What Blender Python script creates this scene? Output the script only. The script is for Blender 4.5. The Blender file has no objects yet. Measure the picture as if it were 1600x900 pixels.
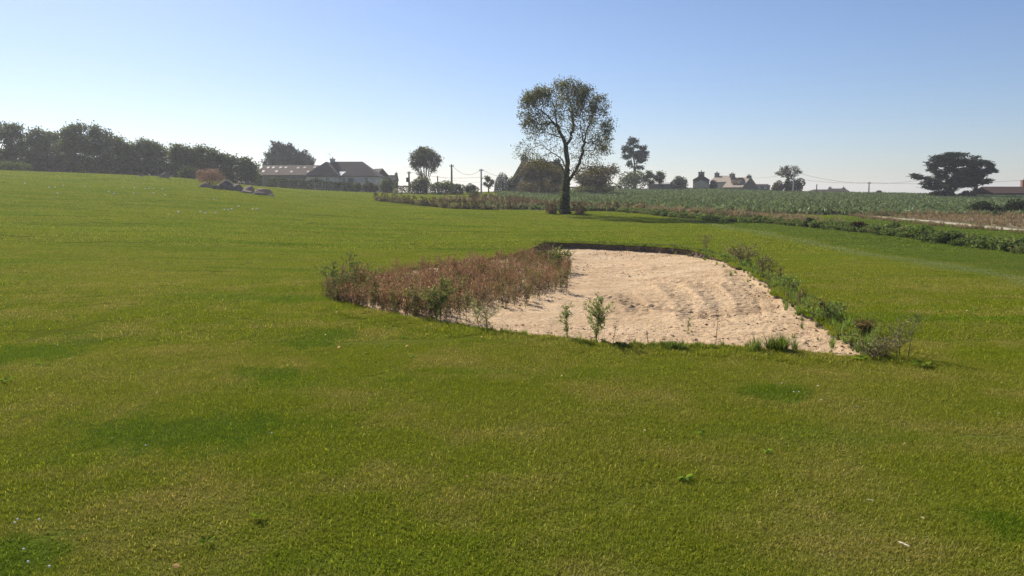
import bpy, bmesh, math, random
import numpy as np
from mathutils import Vector, Matrix
from mathutils.geometry import delaunay_2d_cdt
R_ = math.radians
random.seed(7); RNG = np.random.default_rng(7)
scene = bpy.context.scene
COL = scene.collection

# ------------------------------------------------------------------ camera, sky, sun, exposure
F_PX = 1230.0; HORIZON = 306.0; CAM_H = 1.6
PITCH = math.atan((450.0 - HORIZON) / F_PX)
cam_d = bpy.data.cameras.new('camera'); cam = bpy.data.objects.new('camera', cam_d); COL.objects.link(cam)
cam_d.sensor_width = 36.0; cam_d.lens = 36.0 * F_PX / 1600.0
cam_d.clip_start = 0.05; cam_d.clip_end = 20000
cam.location = (0, 0, CAM_H); cam.rotation_euler = (math.pi / 2 - PITCH, 0, 0)
scene.camera = cam
SUN_AZ = R_(-34.0)      # left of the view axis (+Y)
SUN_EL = R_(35.0)
world = bpy.data.worlds.new("World"); scene.world = world; world.use_nodes = True
wn = world.node_tree.nodes; wl = world.node_tree.links
bg = wn['Background']; sky = wn.new('ShaderNodeTexSky'); sky.sky_type = 'NISHITA'
sky.sun_disc = False; sky.sun_elevation = SUN_EL; sky.sun_rotation = SUN_AZ
sky.altitude = 10; sky.air_density = 1.0; sky.dust_density = 0.35; sky.ozone_density = 3.2
tint = wn.new('ShaderNodeMix'); tint.data_type = 'RGBA'; tint.blend_type = 'MULTIPLY'; tint.inputs[0].default_value = 1.0; tint.inputs[7].default_value = (.94, .94, 1.08, 1)
wl.new(sky.outputs[0], tint.inputs[6]); wl.new(tint.outputs[2], bg.inputs[0]); bg.inputs[1].default_value = 0.066
sun_d = bpy.data.lights.new('sun', 'SUN'); sun_d.energy = 5.0; sun_d.angle = R_(0.55); sun_d.color = (1.0, 0.93, 0.82)
sun = bpy.data.objects.new('sun', sun_d); COL.objects.link(sun)
sd = Vector((math.sin(SUN_AZ) * math.cos(SUN_EL), math.cos(SUN_AZ) * math.cos(SUN_EL), math.sin(SUN_EL)))
sun.rotation_euler = sd.to_track_quat('Z', 'Y').to_euler(); sun.location = sd * 60
vs = scene.view_settings
vs.view_transform = 'Standard'; vs.look = 'None'; vs.exposure = 0.66; vs.gamma = 1.0; vs.use_curve_mapping = False
scene.cycles.max_bounces = 6; scene.cycles.transparent_max_bounces = 8
scene.cycles.use_denoising = True
try: scene.cycles.denoising_prefilter = 'NONE'
except Exception: pass

# ------------------------------------------------------------------ photo measurement -> world metres
def ray(px, py):
    u = (px - 800.0) / F_PX; v = (py - 450.0) / F_PX
    den = math.cos(PITCH) - v * math.sin(PITCH)
    return u / den, (-math.sin(PITCH) - v * math.cos(PITCH)) / den
def P(px, py, Y):
    sx, sz = ray(px, py); return Vector((sx * Y, Y, CAM_H + sz * Y))

# ------------------------------------------------------------------ terrain height
def vnoise(x, y, s, seed):
    x = np.asarray(x, float) / s; y = np.asarray(y, float) / s
    xi = np.floor(x).astype(np.int64); yi = np.floor(y).astype(np.int64)
    fx = x - xi; fy = y - yi; fx = fx * fx * (3 - 2 * fx); fy = fy * fy * (3 - 2 * fy)
    def h(a, b):
        n = (a * 374761393 + b * 668265263 + seed * 1442695041) & 0x7fffffff
        n = ((n ^ (n >> 13)) * 1274126177) & 0x7fffffff
        return ((n ^ (n >> 16)) & 0xffff) / 32767.5 - 1.0
    return (h(xi, yi) * (1 - fx) + h(xi + 1, yi) * fx) * (1 - fy) + (h(xi, yi + 1) * (1 - fx) + h(xi + 1, yi + 1) * fx) * fy

FAR = [(300, 1.0), (800, -22), (1300, -48)]
COLS = [   # heading (pixel column), ground heights along it
    (-400, [(0, 0), (10, 0), (20, .2), (40, 1.4), (70, 3.6), (95, 5.2), (115, 5.7), (150, 5.6)] + FAR),
    (0,    [(0, 0), (10, 0), (20, .15), (40, 1.1), (70, 3.2), (95, 4.69), (112, 5.1), (150, 5.0)] + FAR),
    (300,  [(0, 0), (10, 0), (20, .08), (40, .75), (70, 2.45), (95, 3.84), (115, 4.15), (150, 4.1)] + FAR),
    (430,  [(0, 0), (10, 0), (20, .04), (40, .5), (70, 1.6), (100, 2.4), (125, 2.82), (150, 3.0)] + FAR),
    (620,  [(0, 0), (20, 0), (40, .22), (62, .6), (90, 1.2), (125, 1.9), (150, 2.1), (200, 2.0)] + FAR),
    (800,  [(0, 0), (20, 0), (40, .08), (55, .27), (80, .8), (110, 1.5), (150, 2.55), (180, 2.6)] + FAR),
    (1000, [(0, 0), (20, 0), (40, .05), (55, .2), (80, .75), (110, 1.5), (150, 2.62), (180, 2.7)] + FAR),
    (1300, [(0, 0), (20, 0), (40, .02), (60, .2), (100, 1.0), (150, 2.05), (170, 2.1)] + FAR),
    (1600, [(0, 0), (20, 0), (40, 0), (60, .1), (100, .72), (130, 1.25), (150, 1.3)] + FAR),
    (2000, [(0, 0), (20, 0), (40, 0), (60, 0), (100, .4), (130, .8), (150, .9)] + FAR)]
RG = np.concatenate([np.linspace(0, 220, 221), np.geomspace(225, 1400, 60)])
cth, ctab = [], []
for px, prof in COLS:
    th = math.atan((px - 800) / F_PX); rr = [a / math.cos(th) for a, b in prof]; zz = [b for a, b in prof]
    cth.append(th); ctab.append(np.interp(RG, rr, zz))
flat = np.interp(RG, [0, 60, 200, 800, 1300], [0, 0, .5, -22, -48])
cth = [-math.pi, -1.9] + cth + [1.9, math.pi]; ctab = [flat, flat] + ctab + [flat, flat]
TH = np.linspace(-math.pi, math.pi, 721); ctab = np.array(ctab)
ZT = np.stack([np.interp(TH, cth, ctab[:, j]) for j in range(len(RG))], 1)
def smooth(a, axis, n):
    for _ in range(n):
        b = np.pad(a, [(1, 1) if k == axis else (0, 0) for k in range(2)], mode='edge')
        a = 0.25 * np.take(b, range(0, a.shape[axis]), axis) + 0.5 * a + 0.25 * np.take(b, range(2, a.shape[axis] + 2), axis)
    return a
ZT[:, :221] = smooth(ZT, 1, 22)[:, :221]; ZT = smooth(ZT, 0, 40)
RIDX = np.arange(len(RG), dtype=float)
def ground0(x, y):
    x = np.asarray(x, float); y = np.asarray(y, float)
    r = np.clip(np.hypot(x, y), 0, 1390); th = np.arctan2(x, y)
    a = (th + math.pi) / (2 * math.pi) * 720; ai = np.clip(np.floor(a).astype(int), 0, 719); fa = a - ai
    b = np.interp(r, RG, RIDX); bi = np.clip(np.floor(b).astype(int), 0, len(RG) - 2); fb = b - bi
    return (ZT[ai, bi] * (1 - fa) + ZT[ai + 1, bi] * fa) * (1 - fb) + (ZT[ai, bi + 1] * (1 - fa) + ZT[ai + 1, bi + 1] * fa) * fb
def ground(x, y):
    x = np.asarray(x, float); y = np.asarray(y, float)
    r = np.hypot(x, y)
    k = np.clip((r - 2) / 25, 0, 1)
    n = 0.020 * vnoise(x, y, 1.7, 3) + 0.05 * vnoise(x * .7, y, 4.3, 5) + 0.09 * vnoise(x * .6, y, 11, 9) * k
    return ground0(x, y) + n * (0.35 + 0.65 * k) * np.clip((320 - r) / 100, 0, 1)
def gz(x, y): return float(ground(x, y))
def hit(px, py, ymax=400):
    sx, sz = ray(px, py); Y = np.arange(2, ymax, .04)
    d = CAM_H + sz * Y - ground0(sx * Y, Y); k = np.argmax(d <= 0)
    if d[k] > 0: k = -1
    return float(sx * Y[k]), float(Y[k])

def poly_of(pxs): return np.array([hit(*q) for q in pxs])
def inside(poly, x, y):
    x = np.asarray(x, float); y = np.asarray(y, float); c = np.zeros(x.shape, bool); n = len(poly); j = n - 1
    for i in range(n):
        xi, yi = poly[i]; xj, yj = poly[j]
        m = ((yi > y) != (yj > y)) & (x < (xj - xi) * (y - yi) / (yj - yi + 1e-12) + xi)
        c ^= m; j = i
    return c
def edge_dist(poly, x, y):
    x = np.asarray(x, float); y = np.asarray(y, float); d = np.full(x.shape, 1e9); n = len(poly)
    for i in range(n):
        a = poly[i]; b = poly[(i + 1) % n]; e = b - a; L = e @ e + 1e-12
        t = np.clip(((x - a[0]) * e[0] + (y - a[1]) * e[1]) / L, 0, 1)
        d = np.minimum(d, np.hypot(x - a[0] - t * e[0], y - a[1] - t * e[1]))
    return d
def resample(poly, step, closed=True, jit=0.0, rng=RNG):
    out = []; n = len(poly)
    for i in range(n if closed else n - 1):
        a = poly[i]; b = poly[(i + 1) % n]; m = max(1, int(np.hypot(*(b - a)) / step))
        for k in range(m): out.append(a + (b - a) * k / m)
    if not closed: out.append(poly[-1])
    out = np.array(out)
    if jit: out = out + rng.normal(0, jit, out.shape)
    return out
def chaikin(p, n=2):
    for _ in range(n):
        q = np.roll(p, -1, 0); p = np.stack([.75 * p + .25 * q, .25 * p + .75 * q], 1).reshape(-1, 2)
    return p

# ------------------------------------------------------------------ node and material helpers
def mat(name):
    m = bpy.data.materials.new(name); m.use_nodes = True
    nt = m.node_tree; b = nt.nodes['Principled BSDF']; return m, nt, b
def ramp(nt, fac, stops, interp='LINEAR'):
    r = nt.nodes.new('ShaderNodeValToRGB'); r.color_ramp.interpolation = interp
    e = r.color_ramp.elements
    while len(e) < len(stops): e.new(0.5)
    for i, (p, c) in enumerate(stops): e[i].position = p; e[i].color = (*c, 1) if len(c) == 3 else c
    nt.links.new(fac, r.inputs[0]); return r.outputs[0]
def noise(nt, vec, scale, detail=3, rough=.55, out=0, dist=0.0):
    n = nt.nodes.new('ShaderNodeTexNoise'); n.inputs['Scale'].default_value = scale; n.inputs['Detail'].default_value = detail
    n.inputs['Roughness'].default_value = rough; n.inputs['Distortion'].default_value = dist
    if vec is not None: nt.links.new(vec, n.inputs['Vector'])
    return n.outputs[out]
def mapping(nt, vec, scale=(1, 1, 1), rot=(0, 0, 0), loc=(0, 0, 0)):
    m = nt.nodes.new('ShaderNodeMapping'); m.inputs['Scale'].default_value = scale; m.inputs['Rotation'].default_value = rot
    m.inputs['Location'].default_value = loc; nt.links.new(vec, m.inputs[0]); return m.outputs[0]
def wpos(nt): return nt.nodes.new('ShaderNodeNewGeometry').outputs['Position']
def mth(nt, op, a, b=None, c=None, clamp=False):
    n = nt.nodes.new('ShaderNodeMath'); n.operation = op; n.use_clamp = clamp
    for i, v in enumerate((a, b, c)):
        if v is None: continue
        if isinstance(v, (int, float)): n.inputs[i].default_value = v
        else: nt.links.new(v, n.inputs[i])
    return n.outputs[0]
def mix(nt, fac, a, b, mode='MIX'):
    n = nt.nodes.new('ShaderNodeMix'); n.data_type = 'RGBA'; n.blend_type = mode
    for s, v in ((0, fac), (6, a), (7, b)):
        if isinstance(v, (int, float)): n.inputs[s].default_value = v
        elif isinstance(v, tuple): n.inputs[s].default_value = (*v, 1)
        else: nt.links.new(v, n.inputs[s])
    return n.outputs[2]
def bump(nt, b, h, strength, dist):
    n = nt.nodes.new('ShaderNodeBump'); n.inputs['Strength'].default_value = strength; n.inputs['Distance'].default_value = dist
    nt.links.new(h, n.inputs['Height']); nt.links.new(n.outputs[0], b.inputs['Normal'])
def sstep(nt, v, lo, hi):
    n = nt.nodes.new('ShaderNodeMapRange'); n.interpolation_type = 'SMOOTHSTEP'
    n.inputs['From Min'].default_value = lo; n.inputs['From Max'].default_value = hi; nt.links.new(v, n.inputs[0]); return n.outputs[0]

# dark clover patches on the lawn: (photo centre x, y, half width px, half height px)
CLOVER = [(285, 678, 185, 38), (40, 552, 75, 27), (20, 872, 75, 42), (1215, 617, 62, 14), (1590, 828, 62, 32), (500, 530, 60, 14),
          (430, 585, 60, 10)]
def clover_mask(nt, pos):
    tot = None
    wob = noise(nt, pos, 1.3, 4, .65)
    wob = mth(nt, 'MULTIPLY', mth(nt, 'SUBTRACT', wob, .5), 2.6)
    wob = mth(nt, 'ADD', wob, mth(nt, 'MULTIPLY', mth(nt, 'SUBTRACT', noise(nt, pos, 7, 4, .7), .5), 2.2))
    sep = nt.nodes.new('ShaderNodeSeparateXYZ'); nt.links.new(pos, sep.inputs[0])
    for px, py, hw, hh in CLOVER:
        cx, cy = hit(px, py); x2, _ = hit(px + hw, py); _, y2 = hit(px, py - hh); _, y3 = hit(px, py + hh)
        rx = x2 - cx; ry = (y2 - y3) / 2; cy = (y2 + y3) / 2
        dx = mth(nt, 'DIVIDE', mth(nt, 'SUBTRACT', sep.outputs[0], cx), rx)
        dy = mth(nt, 'DIVIDE', mth(nt, 'SUBTRACT', sep.outputs[1], cy), ry)
        d = mth(nt, 'ADD', mth(nt, 'POWER', dx, 2.0), mth(nt, 'POWER', dy, 2.0)) if False else \
            mth(nt, 'ADD', mth(nt, 'MULTIPLY', dx, dx), mth(nt, 'MULTIPLY', dy, dy))
        d = mth(nt, 'ADD', mth(nt, 'SQRT', d), wob)
        n = nt.nodes.new('ShaderNodeMapRange'); n.interpolation_type = 'SMOOTHSTEP'
        n.inputs['From Min'].default_value = .55; n.inputs['From Max'].default_value = 1.25
        n.inputs['To Min'].default_value = 1; n.inputs['To Max'].default_value = 0; nt.links.new(d, n.inputs[0])
        tot = n.outputs[0] if tot is None else mth(nt, 'MAXIMUM', tot, n.outputs[0])
    return tot
STREAK = [hit(960, 345), hit(1130, 357), hit(1300, 378), hit(1450, 404), hit(1600, 436)]
def lawn_color(nt, pos, base, dry, lush, far, lush2):
    """patchy turf colour from world position"""
    n1 = noise(nt, pos, .16, 3, .55); n2 = noise(nt, pos, .9, 4, .6); n3 = noise(nt, mapping(nt, pos, (.28, 1.0, 1)), .55, 4, .6)
    c = mix(nt, sstep(nt, n2, .44, .66), base, dry)
    c = mix(nt, mth(nt, 'MULTIPLY', sstep(nt, n3, .52, .70), .8), c, lush)
    c = mix(nt, mth(nt, 'MULTIPLY', sstep(nt, n1, .42, .64), .45), c, dry)
    sep = nt.nodes.new('ShaderNodeSeparateXYZ'); nt.links.new(pos, sep.inputs[0])
    # yellower green turf further out and to the left; bluish rough beyond the mown edge at x ~ 10 m
    c = mix(nt, mth(nt, 'MULTIPLY', sstep(nt, sep.outputs[1], 8, 26), .75), c, far)
    c = mix(nt, mth(nt, 'MULTIPLY', sstep(nt, n3, .5, .62), mth(nt, 'MULTIPLY', sstep(nt, sep.outputs[1], 14, 30), .5)), c, lush)
    n4 = noise(nt, mapping(nt, pos, (.16, 1.0, 1), (0, 0, .06)), .8, 5, .62)
    c = mix(nt, mth(nt, 'MULTIPLY', sstep(nt, n4, .54, .66), mth(nt, 'MULTIPLY', sstep(nt, sep.outputs[1], 9, 20), .55)), c, lush2)
    jx = mth(nt, 'ADD', sep.outputs[0], mth(nt, 'MULTIPLY', mth(nt, 'SUBTRACT', noise(nt, pos, .35, 3), .5), 1.6))
    yy = sep.outputs[1]
    xl = mth(nt, 'ADD', 9.35, mth(nt, 'MULTIPLY', yy, .035))
    off = mth(nt, 'SUBTRACT', jx, xl)
    front = mth(nt, 'MULTIPLY', sstep(nt, yy, 9, 14), mth(nt, 'SUBTRACT', 1.0, sstep(nt, yy, 50, 58)))
    rough = mth(nt, 'MULTIPLY', sstep(nt, off, 0.0, .8), front)
    c = mix(nt, mth(nt, 'MULTIPLY', rough, .55), c, (.085, .150, .034))
    st = mth(nt, 'MULTIPLY', mth(nt, 'MULTIPLY', sstep(nt, off, -.9, -.05), mth(nt, 'SUBTRACT', 1.0, sstep(nt, off, .05, .45))), front)
    c = mix(nt, mth(nt, 'MULTIPLY', st, .5), c, (.20, .25, .13))
    c = mix(nt, mth(nt, 'MULTIPLY', clover_mask(nt, pos), .66), c, lush2)
    return c

# lawn sheet
M = {}
m, nt, b = mat('lawn_turf'); pos = wpos(nt)
c = lawn_color(nt, pos, (.108, .125, .012), (.150, .146, .030), (.072, .114, .009), (.138, .164, .018), (.060, .108, .007))
f = noise(nt, pos, 26, 4, .7); c = mix(nt, mth(nt, 'MULTIPLY', sstep(nt, f, .35, .75), .45), c, (.028, .034, .006))
f2 = noise(nt, mapping(nt, pos, (.5, 1.6, 1)), 5, 5, .7); c = mix(nt, mth(nt, 'MULTIPLY', sstep(nt, f2, .52, .8), .5), c, (.135, .145, .038))
nt.links.new(c, b.inputs['Base Color']); b.inputs['Roughness'].default_value = 1.0; b.inputs['Specular IOR Level'].default_value = 0.0
hb = mth(nt, 'ADD', noise(nt, pos, 30, 4, .7), mth(nt, 'MULTIPLY', noise(nt, mapping(nt, pos, (.35, 1, 1)), 2.2, 5, .65), 2.5))
bump(nt, b, hb, .75, .05); M['lawn'] = m
# blades
def blade_mat(name, tint_stops):
    m, nt, b = mat(name); pos = wpos(nt)
    c = lawn_color(nt, pos, (.212, .252, .018), (.305, .285, .062), (.138, .236, .012), (.222, .266, .028), (.100, .188, .008))
    at = nt.nodes.new('ShaderNodeAttribute'); at.attribute_name = 'tint'
    c = mix(nt, 1.0, c, ramp(nt, at.outputs['Fac'], tint_stops), 'MULTIPLY')
    nt.links.new(c, b.inputs['Base Color']); b.inputs['Roughness'].default_value = .7; b.inputs['Specular IOR Level'].default_value = .02
    tr = nt.nodes.new('ShaderNodeBsdfTranslucent'); nt.links.new(mix(nt, 1.0, c, (1.13, 1.12, .55), 'MULTIPLY'), tr.inputs[0])
    mx = nt.nodes.new('ShaderNodeMixShader'); mx.inputs[0].default_value = .4
    nt.links.new(b.outputs[0], mx.inputs[1]); nt.links.new(tr.outputs[0], mx.inputs[2])
    nt.links.new(mx.outputs[0], nt.nodes['Material Output'].inputs[0]); return m
M['blade'] = blade_mat('grass_blade', [(0, (.55, .6, .45)), (.5, (1, 1, 1)), (.80, (1.15, 1.12, 1.1)), (.90, (1.7, 1.5, 2.4)), (1, (2.6, 2.15, 5.0))])
# foliage: colour stored per leaf
def leaf_mat(name, transl, spec=.3, rough=.5, tt=(1.12, 1.10, .7)):
    m, nt, b = mat(name)
    at = nt.nodes.new('ShaderNodeAttribute'); at.attribute_name = 'col'
    nt.links.new(at.outputs['Color'], b.inputs['Base Color']); b.inputs['Roughness'].default_value = rough
    b.inputs['Specular IOR Level'].default_value = spec
    tr = nt.nodes.new('ShaderNodeBsdfTranslucent'); nt.links.new(mix(nt, 1.0, at.outputs['Color'], tt, 'MULTIPLY'), tr.inputs[0])
    mx = nt.nodes.new('ShaderNodeMixShader'); mx.inputs[0].default_value = transl
    nt.links.new(b.outputs[0], mx.inputs[1]); nt.links.new(tr.outputs[0], mx.inputs[2])
    nt.links.new(mx.outputs[0], nt.nodes['Material Output'].inputs[0]); return m
M['leaf'] = leaf_mat('leaf', .5, .06, .65); M['needle'] = leaf_mat('needle', .08, .2, .6); M['dry'] = leaf_mat('dry_weed', .5, .05, .85, (1.06, 1.0, .9))
M['crop'] = leaf_mat('crop_leaf', .25, .08, .6)
def simple(name, c1, c2, scale, rough=.85, bs=.3, bd=.02, stretch=(1, 1, 1), spec=.3):
    m, nt, b = mat(name); tc = nt.nodes.new('ShaderNodeTexCoord').outputs['Object']; v = mapping(nt, tc, stretch)
    n = noise(nt, v, scale, 5, .65); nt.links.new(ramp(nt, n, [(.3, c1), (.7, c2)]), b.inputs['Base Color'])
    b.inputs['Roughness'].default_value = rough; b.inputs['Specular IOR Level'].default_value = spec
    if bs: bump(nt, b, noise(nt, v, scale * 3, 4, .6), bs, bd)
    M[name] = m; return m
simple('bark', (.045, .036, .026), (.11, .09, .065), 6, .95, .8, .03, (1, 1, .2))
simple('pale_bark', (.10, .085, .065), (.20, .17, .13), 5, .95, .6, .03, (1, 1, .2))
simple('stem_green', (.07, .09, .03), (.13, .13, .05), 8, .8, 0)
simple('stem_dry', (.09, .05, .03), (.17, .10, .06), 8, .9, 0)
simple('boulder_stone', (.135, .095, .072), (.36, .285, .22), 2.6, .95, 1.0, .15)
simple('warm_boulder_stone', (.30, .19, .12), (.46, .33, .23), 2.2, .95, .8, .06)
simple('slate', (.050, .042, .038), (.092, .076, .066), 2.0, .85, .4, .03, (1, 1, 6), .08)
simple('sunlit_slate', (.22, .17, .13), (.36, .29, .22), 2.0, .85, .4, .03, (1, 1, 4))  # paler copy of slate, sunlight on the slopes put into the colour
simple('brown_sheet', (.048, .027, .018), (.084, .050, .036), 1.2, .85, .3, .03, (4, 1, 1), .08)
simple('grey_render', (.56, .49, .44), (.68, .60, .55), 1.0, .9, .2, .01)
simple('dark_stone', (.13, .115, .10), (.24, .21, .185), 3.0, .95, .7, .05)
simple('pale_stone', (.30, .26, .22), (.45, .40, .34), 2.6, .95, .6, .04)
simple('sunlit_orange_stone', (.42, .28, .18), (.55, .40, .28), 2.6, .95, .6, .04)
simple('green_cladding', (.075, .15, .11), (.10, .19, .145), 1.0, .7, .2, .01, (6, 1, 1))
simple('white_paint', (.72, .72, .70), (.82, .82, .80), 2.0, .6, 0)
simple('dark_frame', (.05, .05, .055), (.08, .08, .085), 2.0, .5, 0)
simple('skylight_sheet', (.17, .155, .14), (.25, .235, .22), 2.0, .4, 0)
simple('terracotta', (.24, .11, .07), (.33, .17, .11), 4.0, .85, .2, .01)
simple('weathered_shaded_wood', (.10, .09, .08), (.22, .20, .18), 5.0, .9, .4, .01, (1, 1, .1))  # weathered on poles; on the long barn the dark tone stands for eave shade
simple('pale_concrete', (.38, .36, .33), (.50, .48, .45), 4.0, .9, .2, .01)
simple('cable_black', (.03, .03, .03), (.05, .05, .05), 4.0, .6, 0)
simple('metal_grey', (.25, .26, .27), (.34, .35, .36), 4.0, .45, 0)
simple('white_cap', (.75, .73, .68), (.85, .83, .80), 9.0, .5, 0)
simple('straw_stick', (.55, .45, .30), (.70, .60, .42), 9.0, .8, .2, .002)
simple('soil_lip', (.085, .066, .045), (.19, .15, .105), 7.0, .98, 1.0, .05)
m, nt, b = mat('window_glass'); b.inputs['Base Color'].default_value = (.03, .035, .04, 1); b.inputs['Roughness'].default_value = .08; M['glass'] = m

# sand
m, nt, b = mat('bunker_sand'); pos = wpos(nt)
c = ramp(nt, noise(nt, mapping(nt, pos, (1, 1.5, 1)), .75, 6, .62), [(.28, (.40, .265, .145)), (.5, (.56, .395, .23)), (.75, (.65, .48, .30))])
c = mix(nt, sstep(nt, noise(nt, pos, 30, 4, .75), .53, .68), c, (.27, .18, .115))  # dark speckle painted in for the small shadows of clods
c = mix(nt, mth(nt, 'MULTIPLY', sstep(nt, noise(nt, mapping(nt, pos, (1, 2.2, 1), (0, 0, .5)), 9, 5, .7), .56, .70), .65), c, (.24, .16, .10))  # dark streaks painted in for the shadows of ridges
nt.links.new(c, b.inputs['Base Color']); b.inputs['Roughness'].default_value = .95; b.inputs['Specular IOR Level'].default_value = .15
bump(nt, b, mth(nt, 'ADD', noise(nt, pos, 22, 5, .7), mth(nt, 'MULTIPLY', noise(nt, pos, 60, 3, .6), .6)), 1.0, .026); M['sand'] = m
m, nt, b = mat('field_soil'); pos = wpos(nt)
c = ramp(nt, noise(nt, pos, 1.0, 5, .6), [(.3, (.030, .036, .020)), (.7, (.075, .070, .042))])
nt.links.new(c, b.inputs['Base Color']); b.inputs['Roughness'].default_value = .95; bump(nt, b, noise(nt, pos, 4, 4), .8, .1); M['soil'] = m
m, nt, b = mat('fallow_stubble'); pos = wpos(nt)
c = ramp(nt, noise(nt, mapping(nt, pos, (1, .25, 1), (0, 0, .2)), 1.6, 6, .65), [(.3, (.095, .066, .030)), (.55, (.145, .10, .048)), (.75, (.21, .15, .078))])
c = mix(nt, mth(nt, 'MULTIPLY', sstep(nt, noise(nt, pos, .35, 4, .6), .5, .68), .5), c, (.10, .115, .035))
nt.links.new(c, b.inputs['Base Color']); b.inputs['Roughness'].default_value = .95; bump(nt, b, noise(nt, pos, 5, 5, .7), .9, .08); M['fallow'] = m
m, nt, b = mat('dirt_track'); pos = wpos(nt)
c = ramp(nt, noise(nt, pos, 2.5, 5, .6), [(.3, (.34, .27, .19)), (.7, (.46, .38, .29))])
nt.links.new(c, b.inputs['Base Color']); b.inputs['Roughness'].default_value = .95; bump(nt, b, noise(nt, pos, 9, 4), .6, .04); M['path'] = m

# ------------------------------------------------------------------ object helpers
def link(o, parent=None, kind=None, label=None, cat=None, group=None):
    COL.objects.link(o)
    if parent is not None: o.parent = parent
    tag(o, kind, label, cat, group); return o
def tag(o, kind=None, label=None, cat=None, group=None):
    for k, v in (('kind', kind), ('label', label), ('category', cat), ('group', group)):
        if v: o[k] = v
    return o
def empty(name, loc, label, cat, rz=0, group=None):
    o = bpy.data.objects.new(name, None); o.empty_display_size = .3; o.location = loc; o.rotation_euler = (0, 0, rz)
    return link(o, None, None, label, cat, group)
class MB:
    """collects vertices, equal-size face blocks and per-point attributes, then makes ONE mesh object"""
    def __init__(s): s.v = []; s.f = []; s.n = 0; s.a = {}
    def add(s, v, faces, **attrs):
        v = np.asarray(v, np.float32).reshape(-1, 3)
        for f in (faces if isinstance(faces, list) else [faces]):
            f = np.asarray(f, np.int64)
            if f.size: s.f.append(f + s.n)
        for k, x in attrs.items(): s.a.setdefault(k, []).append(np.asarray(x, np.float32))
        s.v.append(v); s.n += len(v)
    def poly(s, v, faces):      # python lists of mixed size
        for f in faces: s.f.append(np.asarray([f], np.int64) + s.n)
        s.v.append(np.asarray(v, np.float32).reshape(-1, 3)); s.n += len(v)
    def box(s, c, d, rz=0):
        x, y, z = d[0] / 2, d[1] / 2, d[2] / 2; ca, sa = math.cos(rz), math.sin(rz)
        V = [(c[0] + X * ca - Y * sa, c[1] + X * sa + Y * ca, c[2] + Z) for Z in (-z, z) for X, Y in ((-x, -y), (x, -y), (x, y), (-x, y))]
        s.poly(V, [(3, 2, 1, 0), (4, 5, 6, 7), (0, 1, 5, 4), (1, 2, 6, 5), (2, 3, 7, 6), (3, 0, 4, 7)])
    def mesh(s, name, smooth_=False):
        me = bpy.data.meshes.new(name); V = np.concatenate(s.v).astype(np.float32)
        me.vertices.add(len(V)); me.vertices.foreach_set('co', V.ravel())
        loops = np.concatenate([f.ravel() for f in s.f]); tot = np.concatenate([np.full(len(f), f.shape[1]) for f in s.f])
        st = np.concatenate([[0], np.cumsum(tot)[:-1]])
        me.loops.add(len(loops)); me.loops.foreach_set('vertex_index', loops.astype(np.int32))
        me.polygons.add(len(tot)); me.polygons.foreach_set('loop_start', st.astype(np.int32)); me.polygons.foreach_set('loop_total', tot.astype(np.int32))
        me.polygons.foreach_set('use_smooth', np.full(len(tot), bool(smooth_)))
        for k, x in s.a.items():
            x = np.concatenate(x)
            if x.ndim == 2:
                at = me.attributes.new(k, 'FLOAT_COLOR', 'POINT')
                at.data.foreach_set('color', np.concatenate([x, np.ones((len(x), 1), np.float32)], 1).ravel())
            else: at = me.attributes.new(k, 'FLOAT', 'POINT'); at.data.foreach_set('value', x)
        me.update(calc_edges=True); return me
    def build(s, name, m, parent=None, smooth_=False, **kw):
        me = s.mesh(name, smooth_); me.materials.append(M[m] if isinstance(m, str) else m)
        o = bpy.data.objects.new(name, me); return link(o, parent, **kw)

def frames(d):
    d = d / (np.linalg.norm(d, axis=-1, keepdims=True) + 1e-9)
    up = np.where(np.abs(d[:, 2:3]) > .9, np.array([[1., 0, 0]]), np.array([[0., 0, 1.]]))
    a = np.cross(d, up); a /= np.linalg.norm(a, axis=-1, keepdims=True) + 1e-9
    return a, np.cross(d, a), d
def tubes(mb, A, B, ra, rb, sides=5, col=None):
    A = np.asarray(A, float); B = np.asarray(B, float); n = len(A); a, b, _ = frames(B - A)
    ph = np.arange(sides) / sides * 2 * math.pi
    ring = a[:, None] * np.cos(ph)[None, :, None] + b[:, None] * np.sin(ph)[None, :, None]
    V = np.stack([A[:, None] + ring * np.asarray(ra, float).reshape(-1, 1, 1), B[:, None] + ring * np.asarray(rb, float).reshape(-1, 1, 1)], 1).reshape(-1, 3)
    k = np.arange(sides); k2 = (k + 1) % sides
    q = np.stack([k, k2, k2 + sides, k + sides], 1)
    Fq = (np.arange(n)[:, None, None] * 2 * sides + q[None]).reshape(-1, 4)
    if col is None: mb.add(V, Fq)
    else: mb.add(V, Fq, col=np.repeat(col, 2 * sides, 0))
def leaves(mb, C, L, W, rng, cols, direction=None, spread=1.0, bend=.25):
    """rhombic leaves (two triangles folded along the midrib) at points C"""
    n = len(C); d = rng.normal(0, 1, (n, 3))
    if direction is not None: d = direction / (np.linalg.norm(direction, axis=1, keepdims=True) + 1e-9) + d * spread
    a, b, d = frames(d); ro = rng.uniform(0, 2 * math.pi, n)[:, None]
    s = a * np.cos(ro) + b * np.sin(ro); nn = np.cross(d, s)
    L = np.broadcast_to(L, (n,))[:, None] * rng.uniform(.7, 1.3, (n, 1)); W = np.broadcast_to(W, (n,))[:, None] * rng.uniform(.7, 1.3, (n, 1))
    V = np.stack([C - d * L * .5, C + s * W * .5 + nn * L * bend * .3, C + d * L * .5, C - s * W * .5 + nn * L * bend * .3], 1).reshape(-1, 3)
    i = np.arange(n)[:, None] * 4
    Fq = np.concatenate([i + np.array([[0, 1, 2]]), i + np.array([[0, 2, 3]])], 0)
    mb.add(V, Fq, col=np.repeat(cols, 4, 0))
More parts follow.
